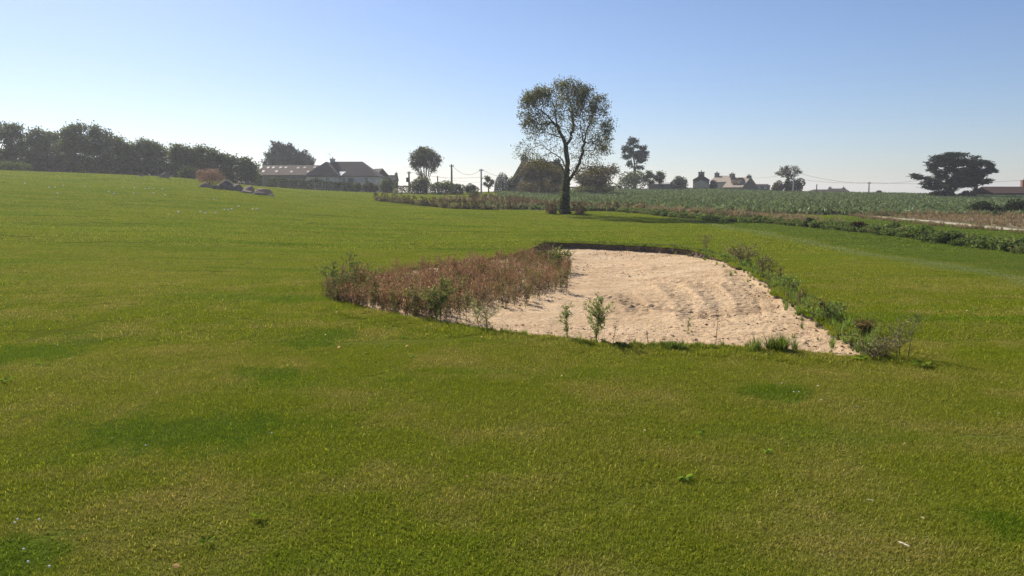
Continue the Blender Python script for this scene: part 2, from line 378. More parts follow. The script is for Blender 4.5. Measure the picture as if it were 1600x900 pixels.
def palette(rng, n, cols, jit=.18):
    c = np.array(cols)[rng.integers(0, len(cols), n)]; return np.clip(c * (1 + rng.normal(0, jit, (n, 1))) * (1 + rng.normal(0, jit * .35, (n, 3))), .004, .9)

# ------------------------------------------------------------------ bunker outline, field outlines, lawn sheet
BUNK_PX = [(497, 463), (530, 475), (600, 488), (680, 500), (760, 517), (860, 530.5), (960, 537), (1060, 541.5), (1140, 543), (1195, 545), (1250, 549),
           (1300, 556), (1342, 560), (1340, 537), (1302, 513), (1262, 491), (1230, 466), (1200, 440), (1165, 420), (1140, 406), (1105, 394), (1050, 386),
           (960, 382.5), (890, 380.5), (838, 381), (833, 388), (800, 399), (700, 411), (620, 420), (560, 433), (512, 450)]
bunk0 = chaikin(poly_of(BUNK_PX), 2)
bunk = resample(bunk0, .09, jit=.012)
_t = np.arange(len(bunk)); _nrm = np.roll(bunk, -1, 0) - np.roll(bunk, 1, 0); _nrm = np.stack([_nrm[:, 1], -_nrm[:, 0]], 1); _nrm /= np.linalg.norm(_nrm, axis=1, keepdims=True) + 1e-9
bunk = bunk + _nrm * (vnoise(bunk[:, 0], bunk[:, 1], 1.3, 20) * .10 + vnoise(bunk[:, 0], bunk[:, 1], .45, 21) * .08 + vnoise(bunk[:, 0], bunk[:, 1], .2, 22) * .035)[:, None]
H = lambda px, py: np.array(hit(px, py))
crop_poly = np.array([(-2.2, 66), (3, 63.5), (9.5, 62), (14, 61), (19, 60), (25, 58.5), (40, 57.5), (75, 58), (120, 75), (130, 152), (60, 153), (18, 150), (-1.5, 150)], float)
path_poly = np.array([(25.8, 57), (24.5, 48), (23.6, 40), (22.9, 32), (22.3, 20), (22.1, 4), (23.2, 4), (23.4, 20), (24.0, 32), (24.7, 40), (25.5, 48), (26.6, 57)], float)
fallow_poly = np.array([(26.9, 57), (25.8, 48), (25.0, 40), (24.3, 32), (23.7, 20), (23.5, 4), (90, 4), (110, 60), (75, 57.4), (40, 56.9)], float)
lane_poly = np.array([H(757, 307), H(768, 306.5), H(796, 313), H(782, 313.5)])
regions = [('bunker', bunk), ('crop_soil', resample(crop_poly, 2.0, jit=.08)), ('dirt_path', resample(path_poly, 1.2, jit=.06)), ('fallow_field', resample(fallow_poly, 2.0, jit=.08)),
           ('sandy_lane', resample(lane_poly, .8, jit=.03))]
pts, edges = [], []
for nm, pl in regions:
    s = len(pts); n = len(pl); pts += [tuple(q) for q in pl]; edges += [(s + i, s + (i + 1) % n) for i in range(n)]
rr = np.geomspace(1.2, 130, 150); rr = np.concatenate([rr, np.geomspace(134, 1300, 40)])
for i, r in enumerate(rr):
    na = 150 if r < 200 else 90
    for t in np.linspace(-.80, .80, na): pts.append((r * math.sin(t + (i % 2) * .8 / na), r * math.cos(t + (i % 2) * .8 / na)))
    for t in np.linspace(.86, 2 * math.pi - .86, 44): pts.append((r * math.sin(t), r * math.cos(t)))
pts.append((0, 0))
v2, _, tri, _, _, _ = delaunay_2d_cdt([Vector(q) for q in pts], edges, [], 0, 1e-4)
v2 = np.array([(q.x, q.y) for q in v2]); tri = np.array([t for t in tri if len(t) == 3])
zz = ground(v2[:, 0], v2[:, 1]); v3 = np.column_stack([v2, zz]); cen = v2[tri].mean(1)
used = np.zeros(len(tri), bool)
for nm, pl in regions:
    msk = inside(pl, cen[:, 0], cen[:, 1]) & ~used; used |= msk
    if nm == 'bunker': continue
    ids, inv = np.unique(tri[msk], return_inverse=True); mb = MB(); mb.add(v3[ids], inv.reshape(-1, 3))
    mb.build(nm, {'crop_soil': 'soil', 'dirt_path': 'path', 'fallow_field': 'fallow', 'sandy_lane': 'path'}[nm], smooth_=True, kind='structure')
ids, inv = np.unique(tri[~used], return_inverse=True); mb = MB(); mb.add(v3[ids], inv.reshape(-1, 3))
mb.build('lawn', 'lawn', smooth_=True, kind='structure')

# cut turf lip round the bunker
def bunk_depth(x, y):
    back = np.clip((y - 19.5) / 3.5, 0, 1) * np.clip((x + .5) / 1.5, 0, 1)
    return .05 + .13 * back * back * (3 - 2 * back) + .13 * np.clip(edge_dist(bunk0, x, y) / 2.5, 0, 1)
nb = len(bunk); bz = ground(bunk[:, 0], bunk[:, 1]); rows = []
inw = _nrm * np.sign((inside(bunk0, *(bunk0[5] + .01).reshape(2, 1))[0] * 2 - 1))
cen_b = bunk.mean(0)
tst = inside(bunk, (bunk + _nrm * .1)[:, 0], (bunk + _nrm * .1)[:, 1]); inw = np.where(tst[:, None], _nrm, -_nrm)
for k, (dz, off) in enumerate([(.004, -.01), (-.05, .035), (-.11, .02), (-.20, .05), (-.34, .09)]):
    o2 = bunk + inw * (off + .018 * RNG.normal(0, 1, nb))[:, None]
    rows.append(np.column_stack([o2, bz + dz + (.012 * RNG.normal(0, 1, nb) if k else 0)]))
V = np.concatenate(rows); i = np.arange(nb); j = (i + 1) % nb
mb = MB(); mb.add(V, np.concatenate([np.stack([i + k * nb, j + k * nb, j + (k + 1) * nb, i + (k + 1) * nb], 1) for k in range(4)]))
mb.build('bunker_lip', 'soil_lip', kind='structure')

# sand sheet with rake ripples, ridges and tyre tread
def sand_z(x, y):
    z = ground(x, y) - bunk_depth(x, y)
    z = z + .010 * vnoise(x, y, .9, 31) + .006 * vnoise(x + .4 * y, y * 1.8, .34, 32) + .006 * vnoise(x, y * 1.3, .14, 33) + .007 * vnoise(x, y * 1.1, .075, 34) + .010 * vnoise(x, y, .04, 39)
    rid = 1 - np.abs(vnoise(x * .55 + .35 * y, y * 1.3 - .2 * x, .55, 35)); z += .026 * np.clip(rid - .75, 0, 1) * 4 * np.clip(vnoise(x, y, 1.9, 36) + .35, 0, 1)
    rip = np.sin((x * .9 + y * 1.6 + .25 * vnoise(x, y, .5, 37)) * 2 * math.pi / .16); z += .009 * rip * np.clip(vnoise(x, y, 1.6, 38) + .2, 0, 1)
    # tyre tracks with chevron tread
    for (x0, y0, x1, y1, w) in TRACKS:
        ux, uy = x1 - x0, y1 - y0; L = math.hypot(ux, uy); ux /= L; uy /= L
        s = (x - x0) * ux + (y - y0) * uy; t = -(x - x0) * uy + (y - y0) * ux + .10 * np.sin(s * .9)
        on = np.clip((w - np.abs(t)) / .05, 0, 1) * np.clip(s / .3, 0, 1) * np.clip((L - s) / .3, 0, 1)
        z += on * (.017 * np.sin((s + .55 * np.abs(t)) * 2 * math.pi / .20) - .012)
        z += .009 * np.exp(-((np.abs(t) - w - .05) / .06) ** 2) * np.clip(s / .3, 0, 1) * np.clip((L - s) / .3, 0, 1)
    return z
def seg(ax, ay, bx, by, w): a = hit(ax, ay); c = hit(bx, by); return (*a, *c, w)
TRACKS = [seg(1085, 486, 1050, 430, .22), seg(1120, 486, 1105, 432, .24), seg(1168, 486, 1150, 436, .22), seg(1000, 470, 965, 440, .2), seg(1200, 480, 1150, 415, .22), seg(930, 442, 1150, 486, .18),
          seg(1010, 425, 1200, 440, .2)]
u = np.linspace(bunk[:, 0].min() / bunk[:, 1].max() - .35, .60, 520); ys = np.geomspace(7.6, 26.5, 420)
Xg = (u[None, :] * ys[:, None]); Yg = np.repeat(ys[:, None], len(u), 1)
keep = inside(bunk0, Xg, Yg) | (edge_dist(bunk0, Xg, Yg) < .30)
sz = sand_z(Xg, Yg); idx = np.arange(Xg.size).reshape(Xg.shape)
q = np.stack([idx[:-1, :-1], idx[:-1, 1:], idx[1:, 1:], idx[1:, :-1]], -1)[keep[:-1, :-1] & keep[:-1, 1:] & keep[1:, 1:] & keep[1:, :-1]]
ids, inv = np.unique(q, return_inverse=True); V = np.stack([Xg, Yg, sz], -1).reshape(-1, 3)[ids]
mb = MB(); mb.add(V, inv.reshape(-1, 4)); mb.build('bunker_sand', 'sand', smooth_=True, kind='structure')

# ------------------------------------------------------------------ grass cover (nobody could count it)
def blade_patch(name, size, n, h, w, seed):
    rng = np.random.default_rng(seed); rad = size * .62 * np.sqrt(rng.uniform(0, 1, n)) ; a = rng.uniform(0, 2 * math.pi, n)
    x = rad * np.cos(a); y = rad * np.sin(a); hh = h * rng.uniform(.45, 1.35, n); ww = w * rng.uniform(.7, 1.4, n)
    az = rng.uniform(0, 2 * math.pi, n); lean = rng.uniform(.35, 2.0, n); sx, sy = np.cos(az), np.sin(az)
    B = np.stack([x, y, np.full(n, -.004)], 1); D = np.stack([sx * np.sin(lean * .6), sy * np.sin(lean * .6), np.cos(lean * .6)], 1)
    D2 = np.stack([sx * np.sin(lean), sy * np.sin(lean), np.cos(lean) * .8], 1); S = np.stack([-sy, sx, np.zeros(n)], 1)
    mid = B + D * hh[:, None] * .55; tip = mid + D2 * hh[:, None] * .5
    V = np.stack([B - S * ww[:, None] * .5, B + S * ww[:, None] * .5, mid + S * ww[:, None] * .42, mid - S * ww[:, None] * .42, tip], 1).reshape(-1, 3)
    i = np.arange(n)[:, None] * 5; t = rng.uniform(0, 1, n)
    mb = MB(); mb.add(V, [i + np.array([[0, 1, 2, 3]]), i + np.array([[3, 2, 4]])], tint=np.repeat(t, 5))
    me = mb.mesh(name); me.materials.append(M['blade']); return bpy.data.objects.new(name, me)
def scatter_patches(name, srcs, P3, seed, smin=.85, smax=1.15):
    coll = bpy.data.collections.new(name + '_source')
    for s in srcs: coll.objects.link(s)
    n = len(P3); rng = np.random.default_rng(seed)
    me = bpy.data.meshes.new(name); me.vertices.add(n); me.vertices.foreach_set('co', np.asarray(P3, np.float32).ravel())
    e = .4; dzx = (ground(P3[:, 0] + e, P3[:, 1]) - ground(P3[:, 0] - e, P3[:, 1])) / (2 * e); dzy = (ground(P3[:, 0], P3[:, 1] + e) - ground(P3[:, 0], P3[:, 1] - e)) / (2 * e)
    rot = []
    for k in range(n):
        mtx = Vector((-dzx[k], -dzy[k], 1)).to_track_quat('Z', 'Y') @ Matrix.Rotation(rng.uniform(0, 6.283), 3, 'Z').to_quaternion()
        rot.append(mtx.to_euler()[:])
    at = me.attributes.new('rot', 'FLOAT_VECTOR', 'POINT'); at.data.foreach_set('vector', np.asarray(rot, np.float32).ravel())
    at = me.attributes.new('sc', 'FLOAT', 'POINT'); at.data.foreach_set('value', rng.uniform(smin, smax, n).astype(np.float32))
    at = me.attributes.new('pick', 'INT', 'POINT'); at.data.foreach_set('value', rng.integers(0, len(srcs), n).astype(np.int32))
    o = bpy.data.objects.new(name, me)
    ng = bpy.data.node_groups.new(name, 'GeometryNodeTree')
    ng.interface.new_socket('Geometry', in_out='INPUT', socket_type='NodeSocketGeometry'); ng.interface.new_socket('Geometry', in_out='OUTPUT', socket_type='NodeSocketGeometry')
    N = ng.nodes; gi = N.new('NodeGroupInput'); go = N.new('NodeGroupOutput'); ip = N.new('GeometryNodeInstanceOnPoints'); ci = N.new('GeometryNodeCollectionInfo')
    ci.inputs['Collection'].default_value = coll; ci.inputs['Separate Children'].default_value = True; ci.inputs['Reset Children'].default_value = True
    def na(nm, t, sk):
        a = N.new('GeometryNodeInputNamedAttribute'); a.data_type = t; a.inputs['Name'].default_value = nm; ng.links.new(a.outputs['Attribute'], ip.inputs[sk])
    na('rot', 'FLOAT_VECTOR', 'Rotation'); na('sc', 'FLOAT', 'Scale'); na('pick', 'INT', 'Instance Index')
    ip.inputs['Pick Instance'].default_value = True
    ng.links.new(gi.outputs[0], ip.inputs['Points']); ng.links.new(ci.outputs[0], ip.inputs['Instance']); ng.links.new(ip.outputs[0], go.inputs[0])
    md = o.modifiers.new('cover', 'NODES'); md.node_group = ng
    return link(o, kind='stuff')
def grid_in_view(y0, y1, step, margin=1.0, tmax=.70, clear=0.0, rng=RNG):
    out = []
    ny = int((y1 - y0) / step)
    for a in range(ny):
        y = y0 + a * step; xm = tmax * y + margin; nx = int(2 * xm / step)
        for k in range(nx + 1): out.append((-xm + k * step + rng.uniform(-.25, .25) * step, y + rng.uniform(-.25, .25) * step))
    out = np.array(out); ok = ~(inside(bunk0, out[:, 0], out[:, 1]))
    ok &= edge_dist(bunk0, out[:, 0], out[:, 1]) > clear
    for pl in (crop_poly, path_poly, fallow_poly): ok &= ~inside(pl, out[:, 0], out[:, 1]) & ((edge_dist(pl, out[:, 0], out[:, 1]) > step * .6) | (step < .6))
    out = out[ok]; return np.column_stack([out, ground(out[:, 0], out[:, 1])])
near = [blade_patch('turf_tile', .5, 5600, .028, .0026, 40 + k) for k in range(4)]
mid_ = [blade_patch('turf_tile', .8, 4600, .032, .0050, 50 + k) for k in range(4)]
far_ = [blade_patch('turf_tile', 1.6, 3600, .045, .014, 60 + k) for k in range(4)]
small = [blade_patch('turf_tuft', .12, 260, .040, .0045, 70 + k) for k in range(4)]
scatter_patches('near_grass', near, grid_in_view(1.6, 9.0, .42, clear=.31), 1)
scatter_patches('mid_grass', mid_, grid_in_view(9.0, 24, .72, clear=.5), 2)
scatter_patches('far_grass', far_, grid_in_view(24, 75, 1.45, tmax=.68, clear=1.0), 3)
vfar = [blade_patch('turf_tile', 3.4, 4200, .07, .030, 80 + k) for k in range(3)]
scatter_patches('distant_grass', vfar, grid_in_view(75, 132, 3.0, tmax=.68, clear=1.0), 5)
# turf right up to the bunker rim, longer where the mower misses it
rim = []
for k in range(9):
    o2 = bunk - inw * (.01 + .065 * k + RNG.uniform(-.02, .02, nb))[:, None]; rim.append(o2[(np.arange(nb) + k) % (1 if k < 3 else 2) == 0])
rim = np.concatenate(rim); rim = np.column_stack([rim, ground(rim[:, 0], rim[:, 1])])
scatter_patches('rim_grass', small, rim, 4, .7, 1.35)

# ------------------------------------------------------------------ plants
def colonize(trunk, attr, step, di, dk, rng, up=.05, maxit=160, jit=.12, skel=None):
    nodes = [np.array(t, float) for t in trunk]; par = [-1] + list(range(len(trunk) - 1))
    for path in (skel or []):
        prev = len(trunk) - 1
        for q in path:
            a0 = nodes[prev]; m_ = max(1, int(np.linalg.norm(np.array(q) - a0) / step))
            for t in range(1, m_ + 1): nodes.append(a0 + (np.array(q) - a0) * t / m_ + (rng.normal(0, step * .06, 3) if t < m_ else 0)); par.append(prev); prev = len(nodes) - 1
    nch = [1] * len(nodes)
    A = np.array(attr, float); near = np.full(len(A), -1); nd = np.full(len(A), 1e9); done = 0
    for it in range(maxit):
        NN = np.array(nodes[done:])
        if len(NN) and len(A):
            D = np.linalg.norm(A[:, None] - NN[None], axis=2); k = D.argmin(1); dm = D[np.arange(len(A)), k]
            u = dm < nd; nd[u] = dm[u]; near[u] = k[u] + done
            done = len(nodes); kp = nd > dk; A = A[kp]; near = near[kp]; nd = nd[kp]
        if not len(A): break
        act = nd < di
        if not act.any(): break
        add = 0
        for nidx in np.unique(near[act]):
            if nch[nidx] >= 4: continue
            v = A[act & (near == nidx)] - nodes[nidx]; v = (v / (np.linalg.norm(v, axis=1, keepdims=True) + 1e-9)).mean(0)
            v = v + rng.normal(0, jit, 3) + np.array([0, 0, up]); v /= np.linalg.norm(v) + 1e-9
            nodes.append(nodes[nidx] + v * step); par.append(int(nidx)); nch[nidx] += 1; nch.append(0); add += 1
        if not add or len(nodes) > 3500: break
    return np.array(nodes), np.array(par)
def radii(nodes, par, r0, rbase):
    n = len(nodes); cnt = np.zeros(n); ch = np.zeros(n, int)
    for i in range(n - 1, 0, -1): ch[par[i]] += 1
    acc = np.where(ch == 0, 1.0, 0.0)
    for i in range(n - 1, 0, -1): acc[par[i]] += acc[i]
    e = math.log(max(acc[0], 2)) / math.log(rbase / r0)
    return r0 * acc ** (1 / e), ch
def ellipsoid_pts(rng, lobes, n, inner=.0):
    """points through a union of ellipsoids (cx,cy,cz,rx,ry,rz), denser near the surface"""
    vol = np.array([l[3] * l[4] * l[5] for l in lobes]) ** .8; k = rng.choice(len(lobes), n, p=vol / vol.sum()); L = np.array(lobes)[k]
    d = rng.normal(0, 1, (n, 3)); d /= np.linalg.norm(d, axis=1, keepdims=True); r = (inner + (1 - inner) * rng.uniform(0, 1, n)) ** (1 / 2.4)
    return L[:, :3] + d * r[:, None] * L[:, 3:]
def px_lobes(lobes, Y, depth=1.0):
    out = []
    for (px, py, rx, ry) in lobes:
        c = P(px, py, Y); k = Y / F_PX; out.append((c.x, c.y, c.z, rx * k, rx * k * depth, ry * k))
    return out
def tree(name, label, base_px, Y, lobes, seed, rb=.2, n_attr=260, n_leaf=2500, leaf=(.28, .2), cols=None, lm='leaf', bark='bark', step=.45, di=4.0, dk=.7,
         fork=.35, group=None, cat='tree', sides=5, twig=.012, spread=.35, depth=1.0, trunk_pts=None, thr=None, up=.05, skel=None, zs=.8, flat=1.0, along=False, dirspread=1.0, lean=(0, 0)):
    rng = np.random.default_rng(seed); W = px_lobes(lobes, Y, depth)
    sx, _ = ray(base_px, HORIZON); bx = sx * Y; bz_ = gz(bx, Y) - .05
    low = min(w[2] - w[5] for w in W); top = max(w[2] + w[5] for w in W)
    if trunk_pts is None:
        cx = np.average([w[0] for w in W], weights=[w[3] for w in W]); zt = bz_ + (top - bz_) * fork; m_ = max(3, int((zt - bz_) / step))
        trunk_pts = [(bx + (cx - bx) * (t ** 1.3) * .8 + rng.normal(0, .02), Y + rng.normal(0, .02), bz_ + (zt - bz_) * t) for t in np.linspace(0, 1, m_)]
    A = ellipsoid_pts(rng, W, n_attr)
    nodes, par = colonize(trunk_pts, A, step, di, dk, rng, up, skel=[[tuple(P(a, b_, Y + d_)) for a, b_, d_ in path] for path in skel] if skel else None)
    rad, ch = radii(nodes, par, twig, rb)
    root = empty(name, (bx, Y, bz_ + .05), label, cat, group=group); off = np.array(root.location)
    i = np.arange(1, len(nodes)); ra = np.minimum(rad[par[i]], rad[i] * 1.25); rb_ = rad[i].copy()
    fl = nodes[par[i]][:, 2] < bz_ + .4; ra = np.where(fl, ra * 1.18, ra)
    big = rad[i] > rb * .30
    mb = MB(); tubes(mb, nodes[par[i]][big] - off, nodes[i][big] - off, ra[big], rb_[big], sides); mb.build('trunk', bark, root, True)
    if (~big).any():
        mb = MB(); tubes(mb, nodes[par[i]][~big] - off, nodes[i][~big] - off, ra[~big], rb_[~big], max(3, sides - 2)); mb.build('limbs', bark, root, True, kind='stuff')
    tipset = np.nonzero(rad < (thr or twig * 2.2))[0]; tipset = tipset[tipset > 3]
    k = rng.choice(tipset, n_leaf); C = nodes[k] + rng.normal(0, spread, (n_leaf, 3)) * np.array([1, 1, zs]); C[:, 2] = np.maximum(C[:, 2], bz_ + .15)
    cc = palette(rng, n_leaf, cols); cl = np.array([vnoise(C[:, 0] + seed, C[:, 2] + C[:, 1], 1.3, seed)]).T; cc = cc * (1 + .22 * cl)
    dr = (nodes[k] - nodes[par[k]]) * np.array([1, 1, flat]) if along else None
    mb = MB(); leaves(mb, C - off, leaf[0], leaf[1], rng, cc, dr, dirspread); mb.build('crown', lm, root)
    return root
WILLOW = [(.12, .135, .07), (.10, .115, .058), (.145, .145, .08), (.15, .135, .085)]
DARKG = [(.078, .108, .042), (.092, .12, .046), (.112, .135, .05), (.084, .096, .042)]
MIDG = [(.07, .10, .03), (.085, .11, .036), (.06, .08, .027)]
CYP = [(.030, .045, .028), (.038, .055, .032), (.046, .064, .034)]
BROWN = [(.13, .095, .05), (.10, .095, .045), (.15, .11, .06), (.09, .09, .038)]
GREY = [(.12, .11, .085), (.10, .095, .07), (.14, .12, .095)]
OLIVE = [(.10, .10, .035), (.08, .09, .03), (.13, .115, .05)]

# the lone tree on the fairway
TX, TY = hit(883, 336.5); tz = gz(TX, TY)
def tp(px, py, dy=0): q = P(px, py, TY + dy); return (q.x, q.y, q.z)
def poly3(a, n): 
    out = []
    for k in range(len(a) - 1):
        for t in np.linspace(0, 1, n, endpoint=False): out.append(tuple(np.array(a[k]) * (1 - t) + np.array(a[k + 1]) * t))
    out.append(a[-1]); return out
LOBES = [(840, 160, 30, 26), (885, 150, 38, 27), (925, 178, 30, 40), (838, 195, 24, 22), (880, 195, 48, 34), (938, 215, 22, 28), (905, 235, 40, 18), (845, 222, 26, 16), (868, 235, 25, 14),
         (820, 243, 22, 9), (850, 258, 24, 12), (895, 262, 38, 12), (925, 265, 26, 12), (842, 150, 22, 16), (890, 133, 22, 10), (812, 175, 6, 12), (940, 160, 10, 14), (944, 238, 18, 12), (950, 200, 10, 22), (822, 205, 16, 16)]
def main_tree():
    rng = np.random.default_rng(11); W = px_lobes(LOBES, TY, .95)
    A = ellipsoid_pts(rng, W, 1500)
    trunk = poly3([(TX, TY, tz - .1), tp(882, 318), tp(884, 296), tp(885, 282)], 4)
    nodes = [np.array(t) for t in trunk]
    def limb(pts, at):
        s = len(L_nodes); pp = poly3([tuple(L_nodes[at])] + pts, 4)[1:]; prev = at
        for t in pp: L_nodes.append(np.array(t)); L_par.append(prev); prev = len(L_nodes) - 1
        return prev
    L_nodes = nodes; L_par = [-1] + list(range(len(nodes) - 1)); top = len(nodes) - 1
    a = limb([tp(887, 255, -.1), tp(884, 230, -.3), tp(874, 205, -.5), tp(866, 191, -.6), tp(852, 178, -.8), tp(838, 170, -1.0)], top)
    limb([tp(850, 196, .5), tp(834, 190, .9), tp(824, 180, 1.1)], a - 8); limb([tp(868, 176, .3), tp(864, 158, .5)], a - 10); limb([tp(858, 208, 1.0), tp(840, 206, 1.5), tp(828, 212, 1.7)], a - 14)
    b = limb([tp(893, 212, .3), tp(896, 197, .5), tp(894, 175, .5), tp(889, 155, .4), tp(886, 140, .3)], a - 16)
    limb([tp(906, 180, -.8), tp(912, 160, -1.1)], b - 9); limb([tp(882, 172, .9), tp(876, 152, 1.2)], b - 8)
    c_ = limb([tp(897, 270, .2), tp(905, 255, .4), tp(911, 232, .6), tp(914, 216, .7), tp(919, 200, .8), tp(926, 182, .9), tp(930, 165, .8)], top - 3)
    limb([tp(925, 222, -.7), tp(938, 214, -1.1), tp(948, 205, -1.2)], c_ - 13); limb([tp(930, 234, 1.0), tp(946, 232, 1.5)], c_ - 17); limb([tp(908, 205, -1.0), tp(906, 185, -1.4)], c_ - 14)
    limb([tp(878, 262, -.6), tp(869, 253, -1.1), tp(852, 252, -1.6), tp(832, 254, -1.9)], top); limb([tp(876, 246, .8), tp(862, 238, 1.3), tp(846, 228, 1.6)], top + 2); limb([tp(908, 262, -.9), tp(924, 260, -1.5)], top - 1)
    for q_ in range(top + 1, len(L_nodes)): L_nodes[q_] = L_nodes[q_] + rng.normal(0, .045, 3)
    # grow from this skeleton
    nodes_, par_, = L_nodes, L_par
    nn = [np.array(x) for x in nodes_]; pp = list(par_); nch = [1] * len(nn)
    Aa = A; near = np.full(len(Aa), -1); nd = np.full(len(Aa), 1e9); done = 0
    for it in range(140):
        NN = np.array(nn[done:])
        if len(NN) and len(Aa):
            D = np.linalg.norm(Aa[:, None] - NN[None], axis=2); k = D.argmin(1); dm = D[np.arange(len(Aa)), k]; u = dm < nd
            nd[u] = dm[u]; near[u] = k[u] + done; done = len(nn); kp = nd > .3; Aa = Aa[kp]; near = near[kp]; nd = nd[kp]
        if not len(Aa): break
        act = nd < 2.6
        if not act.any(): break
        add = 0
        for ni in np.unique(near[act]):
            if nch[ni] >= 4 or ni < 10: continue
            v = Aa[act & (near == ni)] - nn[ni]; v = (v / (np.linalg.norm(v, axis=1, keepdims=True) + 1e-9)).mean(0) + rng.normal(0, .16, 3) + np.array([0, 0, .06]); v /= np.linalg.norm(v)
            nn.append(nn[ni] + v * .22); pp.append(int(ni)); nch[ni] += 1; nch.append(0); add += 1
        if not add or len(nn) > 6000: break
    nodes = np.array(nn); par = np.array(pp); rad, ch = radii(nodes, par, .009, .23)
    root = empty('lone_tree', (TX, TY, tz), 'tall lone tree with open airy crown and ivy-covered trunk on the grass behind the bunker', 'tree'); off = np.array(root.location)
    i = np.arange(1, len(nodes)); ra = np.minimum(rad[par[i]], rad[i] * 1.3); rb_ = rad[i].copy(); low = nodes[par[i]][:, 2] < tz + .35; ra = np.where(low, ra * 1.25, ra)
    big = rad[i] > .05
    mb = MB(); tubes(mb, nodes[par[i]][big] - off, nodes[i][big] - off, ra[big], rb_[big], 9); mb.build('trunk', 'bark', root, True)
    mb = MB(); tubes(mb, nodes[par[i]][~big] - off, nodes[i][~big] - off, ra[~big], rb_[~big], 4); mb.build('limbs', 'bark', root, True, kind='stuff')
    # leaves hang near the outer twigs, denser towards the top of the crown
    tips = np.nonzero((rad < .018) & (nodes[:, 2] > tz + 2))[0]
    hgt = (nodes[tips][:, 2] - tz) / 9.6; w = .34 + np.clip((hgt - .42) * 1.7, 0, .9); w = w * (.45 + .75 * (vnoise(nodes[tips][:, 0] + nodes[tips][:, 1] * .5, nodes[tips][:, 2], 1.1, 77) > -.15))
    cc0 = np.array(tp(885, 218)); dd = np.hypot((nodes[tips][:, 0] - cc0[0]) / 3.3, (nodes[tips][:, 2] - cc0[2]) / 4.1); w = w * np.clip(dd, .34, 1.0) ** 1.3
    n = 18500; k = rng.choice(tips, n, p=w / w.sum()); C = nodes[k] + rng.normal(0, .16, (n, 3))
    cc = palette(rng, n, WILLOW, .2); lowm = (C[:, 2] - tz < 3.4)[:, None]; cc = np.where(lowm & (rng.uniform(0, 1, (n, 1)) < .6), palette(rng, n, BROWN, .2), cc)
    mb = MB(); leaves(mb, C - off, .155, .058, rng, cc, nodes[k] - nodes[par[k]], .8); mb.build('crown', 'leaf', root)
    # ivy sleeve on the lower trunk
    n = 1900; h = rng.uniform(0, 1, n) ** 1.25 * 3.0; a = rng.uniform(0, 2 * math.pi, n); ctr = np.array([np.interp(h + tz, nodes[:13, 2], nodes[:13, k_]) for k_ in (0, 1)]).T
    r = .32 - .07 * h + .05 * rng.normal(0, 1, n) + .07 * vnoise(h * 2, a * 1.5, .6, 5)
    C = np.column_stack([ctr[:, 0] + r * np.cos(a), ctr[:, 1] + r * np.sin(a), tz + h]); dr = np.column_stack([np.cos(a), np.sin(a), np.full(n, -.6)])
    mb = MB(); leaves(mb, C - off, .15, .13, rng, palette(rng, n, DARKG), dr, .7); mb.build('ivy', 'leaf', root)
main_tree()

# ---- wood on the left skyline: (label, base px, lobes, leaf palette, n leaves)
WOOD = [
 ('dark tree at the left end of the wood, cut off by the photo edge', 8, 118, [(2, 212, 22, 22), (22, 208, 14, 17), (10, 240, 24, 18), (28, 235, 12, 14)], DARKG, 3000),
 ('dark round tree second from the left end of the wood', 52, 119, [(48, 225, 20, 18), (62, 218, 16, 14), (52, 250, 22, 18)], DARKG, 2600),
 ('broad low tree in the wood below the first dip of its skyline', 84, 121, [(82, 222, 20, 17), (92, 246, 24, 22), (74, 244, 16, 16)], DARKG, 2600),
 ('knobbly tree in the wood, left one of its highest pair', 112, 117, [(108, 208, 13, 15), (124, 206, 12, 14), (114, 232, 22, 22), (116, 256, 20, 14)], DARKG, 3200),
 ('loose-topped tree in the wood, right one of its highest pair', 150, 118, [(148, 208, 13, 14), (162, 216, 11, 16), (152, 236, 22, 22), (152, 258, 20, 12)], DARKG, 3200),
 ('dark tree in the wood stepping down beside the highest pair', 186, 118, [(184, 232, 18, 18), (198, 238, 14, 16), (188, 256, 22, 14)], DARKG, 2600),
 ('flat-topped dark tree in the middle of the wood', 216, 119, [(214, 236, 18, 17), (226, 234, 14, 14), (216, 258, 22, 14)], DARKG, 2600),
 ('round dark tree beside the notch in the wood skyline', 244, 119, [(240, 240, 18, 18), (254, 246, 13, 15), (246, 262, 20, 10)], DARKG, 2400),
 ('upright tree with a smooth domed top just right of the notch in the wood', 280, 117, [(278, 240, 14, 15), (290, 242, 12, 14), (282, 260, 18, 14)], DARKG, 2600),
 ('dark tree in the wood behind the reddish bush', 314, 118, [(310, 244, 18, 16), (326, 246, 14, 14), (316, 262, 20, 12)], DARKG, 2600),
 ('thin see-through tree in the wood behind the boulders', 350, 119, [(346, 250, 16, 12), (358, 254, 12, 12), (350, 266, 16, 10)], MIDG, 1500),
 ('small lighter green tree at the right end of the wood by the barn', 388, 119, [(382, 258, 12, 11), (394, 263, 11, 11), (388, 272, 16, 8)], MIDG, 1700)]
for k, (lab, bx, Y, lobes, cols, n) in enumerate(WOOD):
    tree('broadleaf_tree', lab, bx, Y, lobes, 100 + k, .22, 260, int(n * 2.1), (.30, .22), cols, bark='pale_bark', step=.5, fork=.42, group='trees of the wood on the left skyline', spread=.40, depth=.8)
